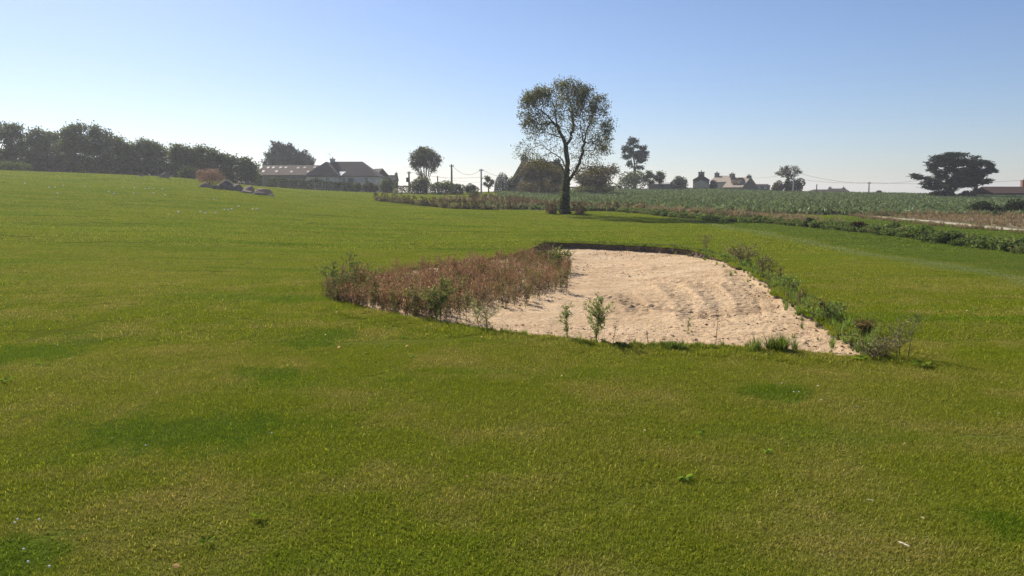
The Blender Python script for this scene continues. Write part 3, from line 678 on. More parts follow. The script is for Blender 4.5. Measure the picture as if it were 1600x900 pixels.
# conifers and single trees further right
tree('cypress_tree', 'dark spiky cypress rising behind the long barn roof', 452, 168, [(438, 250, 24, 22), (428, 240, 10, 14), (448, 234, 16, 9), (466, 246, 16, 12), (478, 254, 14, 10), (452, 258, 36, 12), (424, 262, 10, 6), (436, 230, 12, 7)], 201, .5, 420, 5200, (1.1, .22), CYP, 'needle', step=.6, spread=.35, along=True, dirspread=.45, fork=.2, up=.2)
tree('fan_tree', 'fan-shaped multi-stemmed tree above the shrubs beside the transformer pole', 664, 128, [(664, 243, 19, 12), (651, 250, 11, 12), (678, 250, 11, 12), (665, 236, 14, 6), (684, 252, 6, 8), (674, 262, 8, 9), (662, 256, 14, 8), (647, 258, 4, 6)], 202, .36, 600, 9500, (.22, .13), [(.075, .082, .036), (.09, .095, .045)], bark='bark', step=.35, spread=.26, di=5, dk=.55, up=.1, dirspread=.8, fork=.12,
     skel=[[(658, 265, 0), (650, 250, .3)], [(662, 262, -.5), (659, 245, -.8)], [(666, 262, .4), (667, 244, .6)], [(671, 264, -.3), (676, 250, -.5)], [(674, 268, .5), (683, 255, .8)], [(655, 268, -.6), (646, 258, -1)]])
tree('pine_tree', 'dark umbrella pine with bare trunk behind the lone tree', 992, 160, [(988, 221, 12, 7), (978, 234, 9, 7), (1004, 232, 10, 7), (992, 240, 12, 7), (976, 247, 7, 6), (1003, 248, 11, 6), (988, 256, 9, 6), (1008, 240, 6, 5), (1000, 262, 7, 4)], 203, .4, 300, 3300, (.6, .17), CYP, 'needle', step=.45, spread=.24, fork=.3, skel=[[(990, 240, 0), (990, 222, 0)], [(996, 246, .6), (1004, 236, 1)], [(986, 248, -.6), (978, 242, -1)]])
tree('small_tree', 'small dark round tree on its own left of the topiary cone', 763, 133, [(763, 281, 8, 7), (758, 286, 5, 6), (769, 284, 5, 7)], 204, .12, 100, 900, (.24, .18), DARKG, step=.3, spread=.2, fork=.3)
tree('small_tree', 'small dark tree with a forked crown right of the pine', 1014, 150, [(1013, 271, 6, 7), (1019, 274, 6, 6), (1009, 279, 5, 5), (1017, 283, 7, 6)], 205, .14, 160, 1300, (.26, .18), DARKG, step=.3, spread=.25, fork=.2)
tree('small_tree', 'small round tree beside the pale shed roof', 1031, 150, [(1030, 271, 6, 5), (1036, 274, 5, 5), (1026, 276, 6, 5), (1031, 281, 7, 5)], 206, .14, 160, 1300, (.26, .18), DARKG, step=.3, spread=.25, fork=.2)
tree('brown_tree', 'brownish tree hiding the dark stone gable left of the lone tree', 842, 112, [(838, 268, 22, 18), (856, 272, 18, 16), (822, 275, 12, 14), (870, 278, 14, 14)], 207, .2, 280, 5200, (.26, .17), BROWN, step=.4, spread=.35, fork=.25)
tree('brown_tree', 'reddish brown thin tree just right of the lone tree trunk', 930, 112, [(918, 275, 22, 14), (940, 270, 20, 14), (955, 266, 14, 9), (930, 284, 30, 8)], 208, .18, 280, 5000, (.26, .15), BROWN, step=.4, spread=.35, fork=.25)
tree('bare_topped_tree', 'spreading half-bare tree in front of the low house on the skyline', 1232, 152, [(1232, 262, 13, 6), (1220, 270, 10, 7), (1243, 270, 11, 7), (1230, 272, 14, 8)], 209, .32, 330, 1500, (.28, .16), GREY, step=.35, spread=.18, fork=.25, twig=.02)
tree('cypress_tree', 'large wide dark cypress with flat layered branches on the field edge', 1490, 122, [(1478, 243, 20, 5), (1502, 241, 16, 4), (1470, 256, 22, 5), (1500, 254, 26, 7), (1478, 267, 24, 6), (1508, 267, 22, 6), (1438, 277, 14, 4), (1431, 274, 8, 3), (1466, 280, 22, 7), (1495, 280, 30, 9), (1458, 291, 18, 7), (1490, 290, 28, 7)], 210, .5, 560, 8500, (.75, .14), CYP, 'needle', step=.45, spread=.36, zs=.3, flat=.25, along=True, dirspread=.32, fork=.2, up=.0, thr=.022)
tree('cypress_tree', 'slimmer dark cypress with separate flat plates, right of the wide cypress', 1521, 124, [(1525, 254, 22, 7), (1538, 268, 18, 5), (1516, 272, 18, 9), (1536, 284, 14, 5), (1508, 288, 14, 6), (1548, 264, 8, 3), (1536, 253, 10, 4)], 211, .35, 360, 4200, (.75, .14), CYP, 'needle', step=.45, spread=.34, zs=.3, flat=.25, along=True, dirspread=.32, fork=.3, up=.0)
tree('spiky_tree', 'small dark palm-like tree between the two groups of stone houses', 1114, 168, [(1114, 286, 6, 5), (1112, 292, 8, 5)], 212, .15, 80, 420, (.8, .18), CYP, 'needle', step=.3, spread=.25, fork=.6)

def bush(name, label, px, Y, w_px, h_px, seed, cols, n=900, leaf=(.2, .14), lm='leaf', group=None, cat='shrub', lumps=7, depth=.8, base_y=None, stems=True, conic=False, xy=None):
    """rounded shrub: stems from the ground and lumpy foliage; width and height given in photo pixels at depth Y"""
    rng = np.random.default_rng(seed); k = Y / F_PX
    if xy is None: sx, _ = ray(px, HORIZON); x, y = sx * Y, Y
    else: x, y = xy
    z = gz(x, y); w = w_px * k * .5; h = h_px * k
    if base_y is not None: pass
    root = empty(name, (x, y, z), label, cat, group=group)
    lb = []
    for i in range(lumps):
        a = rng.uniform(0, 2 * math.pi); r = rng.uniform(.15, .62); hh = rng.uniform(.25, .68) * h
        lb.append((r * w * math.cos(a), r * w * depth * math.sin(a), hh, w * rng.uniform(.32, .5), w * depth * rng.uniform(.32, .5), h * rng.uniform(.24, .36)))
    lb.append((0, 0, h * .4, w * .7, w * depth * .7, h * .42)); lb.append((rng.uniform(-.3, .3) * w, 0, h * .72, w * .42, w * depth * .4, h * .28))
    if conic: lb = [(0, 0, h * t, w * math.sqrt(max(.05, 1 - (t * 1.02) ** 2.2)), w * math.sqrt(max(.05, 1 - (t * 1.02) ** 2.2)), h * .14) for t in np.linspace(.08, .9, 18)]
    C = ellipsoid_pts(rng, lb, n, .55 if not conic else .8); C = C[C[:, 2] > .03]; C = C[:, :]
    cc = palette(rng, len(C), cols); cc = cc * (1 + .2 * vnoise(C[:, 0] + seed, C[:, 2] * 1.3 + C[:, 1], max(.25, w * .3), seed)[:, None])
    mb = MB(); leaves(mb, C, leaf[0], leaf[1], rng, cc); mb.build('foliage', lm, root)
    m_ = 6; A = np.zeros((m_, 3)); A[:, :2] = rng.normal(0, w * .12, (m_, 2)); A[:, 2] = -.05; B = np.column_stack([rng.normal(0, w * .4, m_), rng.normal(0, w * .4 * depth, m_), h * rng.uniform(.4, .7, m_)])
    mb = MB(); tubes(mb, A, B, np.full(m_, max(.008, .03 * w)), np.full(m_, .006), 4); mb.build('stem', 'bark', root, kind='stuff')
    return root
BUSHES = [
 ('low light green bush at the far left in front of the wood', 22, 104, 78, 16, MIDG, 1700, (.26, .18)),
 ('rounded lighter green bush under the wood, left of the reddish bush', 297, 108, 42, 20, MIDG, 1500, (.24, .17)),
 ('large reddish brown twiggy bush behind the boulders', 330, 80, 60, 27, [(.31, .215, .155), (.27, .19, .135), (.37, .26, .19)], 1900, (.30, .03)),
 ('dark clipped bush at the left end of the hedge beside the barn', 426, 122, 22, 16, DARKG, 900, (.2, .15)),
 ('tall dark bush at the right end of the house hedge', 606, 124, 34, 25, DARKG, 1700, (.24, .17)),
 ('bush with reddish leaves among the hedge right of the house', 577, 123, 36, 18, [(.06, .06, .025), (.08, .055, .03), (.045, .055, .02)], 1300, (.22, .16)),
 ('small pale grey shrub at the foot of the tall dark bush', 618, 118, 11, 9, [(.30, .30, .26), (.22, .24, .18)], 300, (.14, .1)),
 ('broad shrub with yellowish top under the fan-shaped tree', 660, 122, 48, 27, [(.10, .10, .035), (.07, .085, .026), (.12, .105, .045)], 2200, (.24, .17)),
 ('large dark green shrub right of the yellowish shrub', 690, 119, 52, 22, DARKG, 2200, (.22, .16)),
 ('mid green shrub beside the single grey pole', 712, 117, 34, 17, MIDG, 1200, (.22, .16)),
 ('rounded olive shrub at the foot of the right pole', 738, 121, 32, 17, [(.055, .07, .022), (.07, .08, .026)], 1300, (.22, .16)),
 ('bright green grassy shrub in front of the right pole', 742, 100, 26, 13, [(.08, .10, .025), (.10, .12, .035)], 700, (.26, .08)),
 ('loose yellow green bush between the topiary cone and the stone gable', 804, 130, 30, 30, OLIVE, 1500, (.24, .17)),
 ('brownish shrubs massed in front of the stone house left of the lone tree', 846, 116, 78, 24, BROWN, 3000, (.26, .18)),
 ('dark green shrub mass between the lone tree and the evergreen under the pine', 930, 118, 86, 23, DARKG + BROWN[:1], 3200, (.26, .18)),
 ('rounded bush hiding the house door between the hedge and the reddish-leaved bush', 557, 122, 22, 15, DARKG, 900, (.2, .15)),
 ('wide dark evergreen bush under the pine', 990, 152, 56, 31, DARKG, 2400, (.3, .2)),
 ('square-cut dark bush left of the first stone gable', 1060, 152, 38, 24, DARKG, 1900, (.28, .2)),
 ('large dark rounded bush below the half-bare tree', 1238, 148, 44, 25, [(.03, .036, .018), (.045, .044, .024)], 2200, (.28, .2)),
 ('brownish bush at the left foot of the half-bare tree', 1214, 149, 24, 20, BROWN, 1000, (.28, .18)),
 ('tiny dark bush alone on the crest of the field', 1373, 152, 14, 6, DARKG, 300, (.26, .2)),
 ('low dark bush below the wide cypress', 1470, 121, 60, 14, [(.04, .045, .018), (.055, .05, .02)], 1300, (.26, .18)),
 ('low brownish bush between the cypress trunks', 1510, 121, 34, 13, BROWN, 700, (.26, .18)),
 ('dark bush at the edge of the crop above the brown field', 1545, 60.0, 60, 22, [(.03, .045, .02), (.04, .05, .022)], 1800, (.13, .1)),
 ('larger dark bush cut by the right photo edge above the brown field', 1592, 61.0, 60, 26, [(.025, .038, .018), (.035, .045, .02)], 1800, (.13, .1))]
for k, (lab, px, Y, w, h, cols, n, lf) in enumerate(BUSHES):
    bush('reddish_bush' if 'reddish brown twiggy' in lab else 'bush', lab, px, Y, w, h, 300 + k, cols, n, lf, lm='dry' if 'twiggy' in lab else 'leaf')
bush('topiary_cone', 'smooth dark clipped cone-shaped yew beside the crop field', 785, 128, 27, 32, 340, CYP, 4600, (.16, .10), lm='needle', conic=True, cat='topiary')

def hedge(name, label, pts, width, height, seed, cols, leaf=(.18, .13), dens=60, cat='hedge', lump=.12, kind=None):
    rng = np.random.default_rng(seed); p = resample(np.array(pts, float), .5, closed=False); L = len(p)
    n = int(L * .5 * dens * (width + 2 * height)); k = rng.integers(0, L - 1, n); t = rng.uniform(0, 1, n)[:, None]; c = p[k] * (1 - t) + p[k + 1] * t
    d = p[k + 1] - p[k]; d /= np.linalg.norm(d, axis=1, keepdims=True) + 1e-9; nr = np.stack([-d[:, 1], d[:, 0]], 1)
    s = rng.uniform(0, 1, n) * (width + 2 * height); a = np.where(s < height, -.5, np.where(s < height + width, (s - height) / width - .5, .5)); hz = np.where(s < height, s / height, np.where(s < height + width, 1, (s - height - width) / height))
    hh = height * (1 + lump * vnoise(c[:, 0], c[:, 1], 1.6, seed) + lump * .6 * vnoise(c[:, 0], c[:, 1], .6, seed + 1)); off = a * width * (1 + lump * vnoise(c[:, 0] * 1.3, hz * 2 + c[:, 1], .8, seed + 2)) + rng.normal(0, .05, n)
    X = c + nr * off[:, None]; Z = ground(X[:, 0], X[:, 1]) + hz * hh + rng.normal(0, .05, n); C = np.column_stack([X, np.maximum(Z, ground(X[:, 0], X[:, 1]) + .03)])
    o = np.array([p[L // 2][0], p[L // 2][1], gz(*p[L // 2])]); mb = MB(); leaves(mb, C - o, leaf[0], leaf[1], rng, palette(rng, n, cols))
    if kind: ob = mb.build(name, 'leaf', kind=kind); ob.location = o; return ob
    root = empty(name, o, label, cat); mb.build('foliage', 'leaf', root)
    ob = MB(); g = p[::3]; gz_ = ground(g[:, 0], g[:, 1]); A = np.column_stack([g, gz_ - .05]) - o; B = A + np.array([0, 0, height * .8]); tubes(ob, A, B, np.full(len(g), .04), np.full(len(g), .02), 4); ob.build('stem', 'bark', root, kind='stuff'); return root
def gp(px, Y): sx, _ = ray(px, HORIZON); return (sx * Y, Y)
hedge('clipped_hedge', 'long clipped dark hedge in front of the barn and hipped house', [gp(433, 123), gp(480, 123), gp(551, 123)], 1.1, 1.45, 1, [(.035, .05, .02), (.05, .066, .026), (.07, .08, .04)], dens=150)
hedge('low_hedge', 'low dark hedge between the tall dark bush and the yellowish shrub', [gp(616, 121), gp(668, 121)], 1.0, 1.1, 2, DARKG, dens=110)
hedge('field_hedge', 'low dark hedge along the top of the crop behind the lone tree', [gp(800, 153), gp(880, 153), gp(970, 153)], 1.0, .75, 3, DARKG, leaf=(.22, .16), dens=80)
hedge('skyline_hedge', 'thin dark hedge along the crop top below the stone houses', [gp(1030, 153), gp(1130, 153), gp(1215, 153)], .8, .45, 4, DARKG, leaf=(.22, .16), dens=60)
hedge('undergrowth', None, [gp(-60, 124), gp(0, 124), gp(120, 123), gp(260, 122), gp(405, 122)], 3.0, 2.0, 5, DARKG, leaf=(.34, .26), dens=95, lump=.35, kind='stuff')

# ------------------------------------------------------------------ templates replicated into masses that nobody could count
def template_weed(seed, h, nl, leafl, leafw, cols, lean=.15, branches=4, stemcol=(.10, .07, .04), r=.006, top_heavy=.0):
    rng = np.random.default_rng(seed); mb = MB(); tip = np.array([rng.normal(0, lean * h), rng.normal(0, lean * h), h]); segs = [(np.zeros(3), tip * .55 + rng.normal(0, .02, 3), r, r * .7)]
    mid = segs[0][1]; segs.append((mid, tip, r * .7, r * .3))
    for b_ in range(branches):
        t = rng.uniform(.25, .9); s = (tip * t); a = rng.uniform(0, 6.283); e = s + np.array([math.cos(a) * .28 * h * (1.1 - t), math.sin(a) * .28 * h * (1.1 - t), rng.uniform(.1, .3) * h]); segs.append((s, e, r * .5, r * .2))
    A, B, ra, rb = [np.array(q) for q in zip(*segs)]; tubes(mb, A, B, ra, rb, 3, np.tile(np.array(stemcol), (len(segs), 1)))
    k = rng.integers(0, len(segs), nl); t = rng.uniform(top_heavy, 1, nl)[:, None]; C = A[k] * (1 - t) + B[k] * t + rng.normal(0, .02 + .04 * h, (nl, 3)) * np.array([1, 1, .6]); C[:, 2] = np.maximum(C[:, 2], .01)
    leaves(mb, C, leafl, leafw, rng, palette(rng, nl, cols), B[k] - A[k], 1.0); return mb
def template_tuft(seed, h, n, w, cols, spread=.25, droop=.5):
    rng = np.random.default_rng(seed); mb = MB(); a = rng.uniform(0, 6.283, n); l = rng.uniform(.1, 1.0, n) * droop; hh = h * rng.uniform(.5, 1.15, n); B = np.column_stack([np.cos(a), np.sin(a), np.zeros(n)]) * (rng.uniform(0, spread, n) * h * .5)[:, None]
    D = np.column_stack([np.cos(a) * np.sin(l), np.sin(a) * np.sin(l), np.cos(l)]); D2 = np.column_stack([np.cos(a) * np.sin(l * 2), np.sin(a) * np.sin(l * 2), np.cos(l * 2)]); S = np.column_stack([-np.sin(a), np.cos(a), np.zeros(n)]) * w
    mid = B + D * hh[:, None] * .6; tip = mid + D2 * hh[:, None] * .4; V = np.stack([B - S, B + S, mid + S * .8, mid - S * .8, tip], 1).reshape(-1, 3); i = np.arange(n)[:, None] * 5
    mb.add(V, [i + np.array([[0, 1, 2, 3]]), i + np.array([[3, 2, 4]])], col=np.repeat(palette(rng, n, cols), 5, 0)); return mb
def template_clump(seed, w, h, n, leaf, cols, lumps=4):
    rng = np.random.default_rng(seed); mb = MB(); lb = [(rng.uniform(-.4, .4) * w, rng.uniform(-.4, .4) * w, rng.uniform(.3, .7) * h, w * rng.uniform(.25, .4), w * rng.uniform(.25, .4), h * rng.uniform(.2, .35)) for _ in range(lumps)] + [(0, 0, h * .35, w * .5, w * .5, h * .4)]
    C = ellipsoid_pts(rng, lb, n, .4); C[:, 2] = np.maximum(C[:, 2], .02); leaves(mb, C, leaf[0], leaf[1], rng, palette(rng, n, cols)); return mb
def replicate(name, temps, pos, rng, m_, smin=.7, smax=1.2, psc=None, tintjit=.12, **kw):
    """copies templates into one mesh"""
    T = [(np.concatenate(t.v), t.f, np.concatenate(t.a['col'])) for t in temps]; out = MB(); pos = np.asarray(pos); pick = rng.integers(0, len(T), len(pos))
    for ti, (v, fs, c) in enumerate(T):
        p = pos[pick == ti]; n = len(p); ps = 1.0 if psc is None else psc(p[:, 0], p[:, 1])
        if not n: continue
        a = rng.uniform(0, 6.283, n); s = rng.uniform(smin, smax, n) * ps; ca, sa = np.cos(a) * s, np.sin(a) * s
        X = v[None, :, 0] * ca[:, None] - v[None, :, 1] * sa[:, None] + p[:, 0:1]; Y = v[None, :, 0] * sa[:, None] + v[None, :, 1] * ca[:, None] + p[:, 1:2]; Z = v[None, :, 2] * s[:, None] + p[:, 2:3]
        V = np.stack([X, Y, Z], -1).reshape(-1, 3); cc = (c[None] * (1 + rng.normal(0, tintjit, (n, 1, 1)))).reshape(-1, 3); k = np.arange(n) * len(v)
        out.add(V, [(f[None] + k[:, None, None]).reshape(-1, f.shape[1]) for f in fs], col=np.clip(cc, .003, .9))
    return out.build(name, m_, **kw)
def on_ground(xy, dz=0): xy = np.asarray(xy); return np.column_stack([xy, ground(xy[:, 0], xy[:, 1]) + dz])

# crop of broad pale-ribbed leaves
CROPC = [(.155, .205, .085), (.185, .235, .105), (.245, .285, .15), (.115, .16, .058)]
def crop_template(seed):
    rng = np.random.default_rng(seed); n = 11; mb = MB(); a = np.arange(n) * 2.4 + rng.uniform(0, 1, n); el = rng.uniform(.35, 1.1, n); D = np.column_stack([np.cos(a) * np.cos(el), np.sin(a) * np.cos(el), np.sin(el)])
    L = rng.uniform(.30, .5, n)[:, None]; C = D * L * .55; C[:, 2] += .04; leaves(mb, C, L[:, 0], .24, rng, palette(rng, n, CROPC), D, .12, .5); return mb
rng = np.random.default_rng(5); cp = []
for row in range(170):
    y = 58 + row * .55 + (0 if row < 90 else (row - 90) * .004)
    xs_ = np.arange(-4, 110, .62) + rng.uniform(-.12, .12); cp.append(np.column_stack([xs_ + rng.normal(0, .07, len(xs_)), y + rng.normal(0, .06, len(xs_)) + .10 * np.sin(xs_ * .3)]))
cp = np.concatenate(cp); ok = inside(crop_poly, cp[:, 0], cp[:, 1]) & (np.abs(cp[:, 0]) < .72 * cp[:, 1]); cp = cp[ok & (rng.uniform(0, 1, len(cp)) > .04)]
replicate('leafy_crop', [crop_template(k) for k in range(6)], on_ground(cp), rng, 'crop', .75, 1.2, kind='stuff')

# scrub strips
DRYG = [(.28, .21, .125), (.23, .17, .10), (.33, .25, .155), (.17, .14, .07)]
WEEDG = [(.11, .155, .05), (.14, .18, .062), (.09, .125, .042)]
def strip(name, pl, half, n, temps, m_, seed, smin=.6, smax=1.2, taper=None):
    rng = np.random.default_rng(seed); p = resample(np.array(pl, float), .25, closed=False); k = rng.integers(0, len(p), n); o = rng.normal(0, 1, (n, 2)) * half * .5
    xy = p[k] + np.clip(o, -half, half); return replicate(name, temps, on_ground(xy), rng, m_, smin, smax, kind='stuff')
tuft_dry = [template_tuft(500 + k, .75, 34, .012, DRYG) for k in range(4)]
weed_dry = [template_weed(510 + k, .8, 60, .10, .05, BROWN + [(.15, .10, .06)], branches=5, r=.01) for k in range(4)]
clump_g = [template_clump(520 + k, .75, .55, 150, (.13, .09), WEEDG) for k in range(4)]
clump_d = [template_clump(530 + k, .7, .5, 120, (.13, .08), [(.18, .175, .085), (.225, .185, .105), (.15, .165, .065)]) for k in range(3)]
sA = [H(548, 311), H(590, 315), H(640, 320), H(700, 325), H(760, 328), H(805, 328)]
strip('scrub_strip', sA[1:], .55, 230, clump_d + weed_dry, 'dry', 1, .55, 1.05)
strip('scrub_strip', [H(690, 318), H(740, 317), H(790, 322), H(812, 327)], 1.5, 330, clump_d + weed_dry + tuft_dry, 'dry', 2, .6, 1.15)
strip('scrub_strip', [H(800, 321), H(860, 327), H(930, 329), H(1010, 331)], .8, 420, tuft_dry + clump_d[:1] + weed_dry, 'dry', 3, .55, 1.0)
sC = [H(975, 331), H(1060, 340), H(1150, 346), H(1225, 350), H(1300, 358), H(1400, 369), H(1500, 380), H(1600, 392), H(1720, 410)]
strip('weed_strip', sC, .8, 900, clump_g + clump_g + clump_d[:1], 'leaf', 4, .36, .80)
strip('dry_verge', [(15.5, 40), (16.5, 48), (15, 55), (10.5, 60)], 1.0, 300, tuft_dry + clump_d, 'dry', 5, .5, .95)
strip('dry_verge', [(20.6, 22), (21.2, 32), (22, 40), (23.2, 50), (24.5, 57)], .5, 260, tuft_dry, 'dry', 6, .22, .48)
strip('dry_verge', [(26, 57.6), (40, 57.2), (60, 57.6)], .8, 260, tuft_dry + clump_d, 'dry', 7, .4, .8)
fl = RNG.uniform([24, 20], [46, 57.3], (5200, 2)); fl = fl[inside(fallow_poly, fl[:, 0], fl[:, 1]) & (np.abs(fl[:, 0]) < .75 * fl[:, 1]) & (vnoise(fl[:, 0], fl[:, 1], 2.5, 97) > -.5)]
replicate('fallow_grass', [template_tuft(540 + k, .34, 9, .016, [(.25, .175, .095), (.20, .14, .075), (.30, .22, .125), (.16, .15, .06)], droop=.9) for k in range(4)], on_ground(fl), np.random.default_rng(98), 'dry', .5, 1.1, kind='stuff')
# reeds of dead grass round the foot of the lone tree
rng = np.random.default_rng(66)
for lab, dx, w in (('dry brown weeds hugging the left side of the lone tree trunk', -1.0, .5), ('dry brown weeds hugging the right side of the lone tree trunk', .95, .45)):
    xy = np.array([TX + dx, TY - .1]) + rng.normal(0, w * .5, (26, 2)); pr = on_ground(xy); o = replicate('trunk_weeds', weed_dry + tuft_dry[:2], pr, rng, 'dry', .6, 1.05); tag(o, None, lab, 'weeds')
# separate shrubs standing in the weed strip on the right
for k, (lab, px, py, w, h, cols) in enumerate([
  ('reddish brown shrub in the weed strip, opposite the end of the pale path', 1345, 364, 40, 20, [(.07, .05, .028), (.055, .045, .022)]),
  ('dark green shrub in the weed strip just right of the reddish brown one', 1392, 368, 38, 22, WEEDG),
  ('broad bright green shrub in the weed strip, left of the darkest one', 1440, 375, 56, 24, [(.075, .115, .026), (.09, .13, .035)]),
  ('darkest broad shrub in the right part of the weed strip', 1485, 380, 56, 24, [(.08, .115, .04), (.10, .13, .045)]),
  ('mid green bramble in the weed strip near the right photo edge', 1540, 387, 50, 22, WEEDG),
  ('dark bramble in the weed strip cut by the right photo edge', 1590, 393, 54, 26, [(.085, .12, .042), (.10, .135, .05)]),
  ('small dark shrub in the weed strip below the middle of the crop field', 1186, 348, 26, 15, DARKG),
  ('dark shrub in the weed strip where the dry verge begins', 1262, 355, 26, 18, DARKG),
  ('leafy green shrub at the left end of the weed strip', 1040, 338, 34, 13, WEEDG),
  ('brown seed-headed clump beside the left end of the weed strip', 1000, 333, 34, 16, DRYG)]):
    x, y = hit(px, py); bush('strip_shrub', lab, px, y, w, h * .84, 400 + k, cols, 1100, (.10, .07), xy=(x, y))

# ------------------------------------------------------------------ weeds in and round the bunker
rng = np.random.default_rng(9)
bed = poly_of([(500, 463), (560, 479), (620, 489), (672, 497), (700, 478), (760, 464), (825, 450), (882, 432), (891, 410), (870, 392), (840, 392), (790, 404), (700, 415), (620, 424), (560, 437), (512, 452)])
def in_poly(pl, n):
    lo, hi = pl.min(0), pl.max(0); out = []
    while len(out) < n:
        q = rng.uniform(lo, hi, (n * 2, 2)); out += list(q[inside(pl, q[:, 0], q[:, 1])])
    return np.array(out[:n])
def on_sand(xy): return np.column_stack([xy, sand_z(xy[:, 0], xy[:, 1]) - .01])
REDW = [(.27, .135, .085), (.33, .175, .11), (.21, .11, .07), (.43, .28, .18), (.22, .19, .075), (.25, .13, .08)]
red = [template_weed(600 + k, .62, 130, .036, .017, REDW, branches=7, stemcol=(.11, .055, .035), r=.005) for k in range(8)]
grn = [template_weed(620 + k, .50, 80, .055, .02, [(.14, .15, .05), (.17, .175, .065), (.20, .165, .08)], branches=5, stemcol=(.09, .10, .04), r=.005) for k in range(5)]
brn = [template_weed(630 + k, .40, 70, .045, .02, [(.13, .10, .06), (.17, .13, .085), (.10, .085, .05)], branches=6, stemcol=(.07, .05, .035), r=.005) for k in range(4)]
BS = lambda x, y: np.clip(.76 - (y - 10.0) * .020, .46, .8) * (.82 + .30 * vnoise(x, y, .9, 44) + .12 * vnoise(x, y, .3, 45))
q = in_poly(bed, 2700); 
replicate('dry_red_weeds', red, on_sand(q[:1350]), rng, 'dry', .6, 1.05, psc=BS, kind='stuff')
replicate('green_weeds', grn, on_sand(q[1700:2200]), rng, 'leaf', .6, 1.15, psc=BS, kind='stuff')
replicate('brown_weeds', brn, on_sand(q[2200:]), rng, 'dry', .6, 1.3, psc=BS, kind='stuff')
qe = np.concatenate([q[:2200][(q[:2200, 0] < hit(560, 470)[0]) | (RNG.uniform(0, 1, 2200) < .05)][:150], in_poly(poly_of([(840, 440), (893, 425), (890, 392), (840, 386), (800, 404)]), 70)])
replicate('green_weeds', grn, on_sand(qe), rng, 'leaf', .6, 1.25, psc=BS, kind='stuff')
replicate('dry_red_weeds', red, on_sand(in_poly(bed, 90)), rng, 'dry', 1.1, 1.45, psc=BS, kind='stuff')
fr = resample(poly_of([(505, 466), (560, 480), (620, 490), (675, 498), (702, 480), (762, 466), (826, 452), (878, 438)]), .12, closed=False); fr = np.concatenate([fr, fr]) + rng.normal(0, .16, (2 * len(fr), 2))
fr = fr[inside(bunk0, fr[:, 0], fr[:, 1]) & (rng.uniform(0, 1, len(fr)) < .6)]; replicate('brown_weeds', brn + grn[:2], on_sand(fr), rng, 'dry', .5, 1.0, kind='stuff')
# overgrown right rim
rr_ = resample(poly_of([(1100, 392), (1140, 404), (1172, 418), (1205, 438), (1238, 464), (1270, 488), (1310, 510), (1348, 534), (1368, 556)]), .09, closed=False); rr_ = rr_ + rng.normal(0, .13, rr_.shape)
rimg = [template_clump(650 + k, .34, .24, 110, (.060, .032), [(.13, .19, .05), (.16, .215, .06), (.11, .155, .045)]) for k in range(4)]
rimt = [template_tuft(660 + k, .26, 46, .0045, [(.17, .24, .055), (.20, .27, .07), (.145, .20, .05)]) for k in range(4)]
replicate('rim_weeds', rimg[:1] + rimt + rimt + rimt + brn[:1], on_ground(rr_, -.03), rng, 'leaf', .35, .9, kind='stuff')
# shaggy turf on the back lip and small tufts on the near lip
bk = resample(poly_of([(838, 381), (890, 380), (960, 382), (1050, 386), (1105, 393)]), .07, closed=False); bk = np.concatenate([bk, bk]) + rng.normal(0, .07, (2 * len(bk), 2))
lip_t = [template_tuft(670 + k, .14, 40, .004, [(.10, .145, .03), (.13, .17, .04), (.15, .155, .05)], droop=.9) for k in range(4)]
replicate('lip_turf', lip_t, on_ground(bk, -.02), rng, 'leaf', .5, 1.2, kind='stuff')
nk = resample(poly_of([(690, 503), (760, 518), (860, 531), (960, 538), (1060, 542), (1195, 546), (1300, 557), (1350, 561)]), .06, closed=False); nk = nk + rng.normal(0, .05, nk.shape) + np.array([0, -.03])
nk = nk[vnoise(nk[:, 0], nk[:, 1], .6, 8) > -.1]
replicate('lip_turf', [template_tuft(680 + k, .085, 36, .003, [(.10, .165, .02), (.13, .19, .028), (.17, .19, .045)], droop=.9) for k in range(4)], on_ground(nk, -.005), rng, 'leaf', .5, 1.2, kind='stuff')

lo, hi = bunk0.min(0), bunk0.max(0); ss = rng.uniform(lo, hi, (9000, 2)); ss = ss[inside(bunk0, ss[:, 0], ss[:, 1])]; ed = edge_dist(bunk0, ss[:, 0], ss[:, 1])
tf = ss[(ed < .55) & (rng.uniform(0, 1, len(ss)) < .5 * np.exp(-ed / .16)) & (vnoise(ss[:, 0], ss[:, 1], .7, 91) > -.25)]
replicate('stray_grass', lip_t + rimt[:2], on_sand(tf), rng, 'leaf', .25, .65, kind='stuff')
def clod(seed):
    r_ = np.random.default_rng(seed); bm = bmesh.new(); bmesh.ops.create_icosphere(bm, subdivisions=1, radius=1); V = np.array([v.co[:] for v in bm.verts]) * r_.uniform(.6, 1.3, (len(bm.verts), 1)) * np.array([1, .8, .55]) * .02
    F_ = np.array([[v.index for v in f.verts] for f in bm.faces]); bm.free(); mb = MB(); mb.add(V, F_, col=np.tile(np.array([[(.36, .25, .15), (.24, .17, .11), (.46, .34, .22)][seed % 3]]), (len(V), 1))); return mb
cl = ss[(vnoise(ss[:, 0], ss[:, 1], 1.4, 92) > .0) | (ed < .25)]; cl = cl[rng.choice(len(cl), min(1400, len(cl)), replace=False)]
replicate('sand_clods', [clod(k) for k in range(6)], on_sand(cl) + np.array([0, 0, .012]), rng, 'dry', .35, 1.25, kind='stuff')
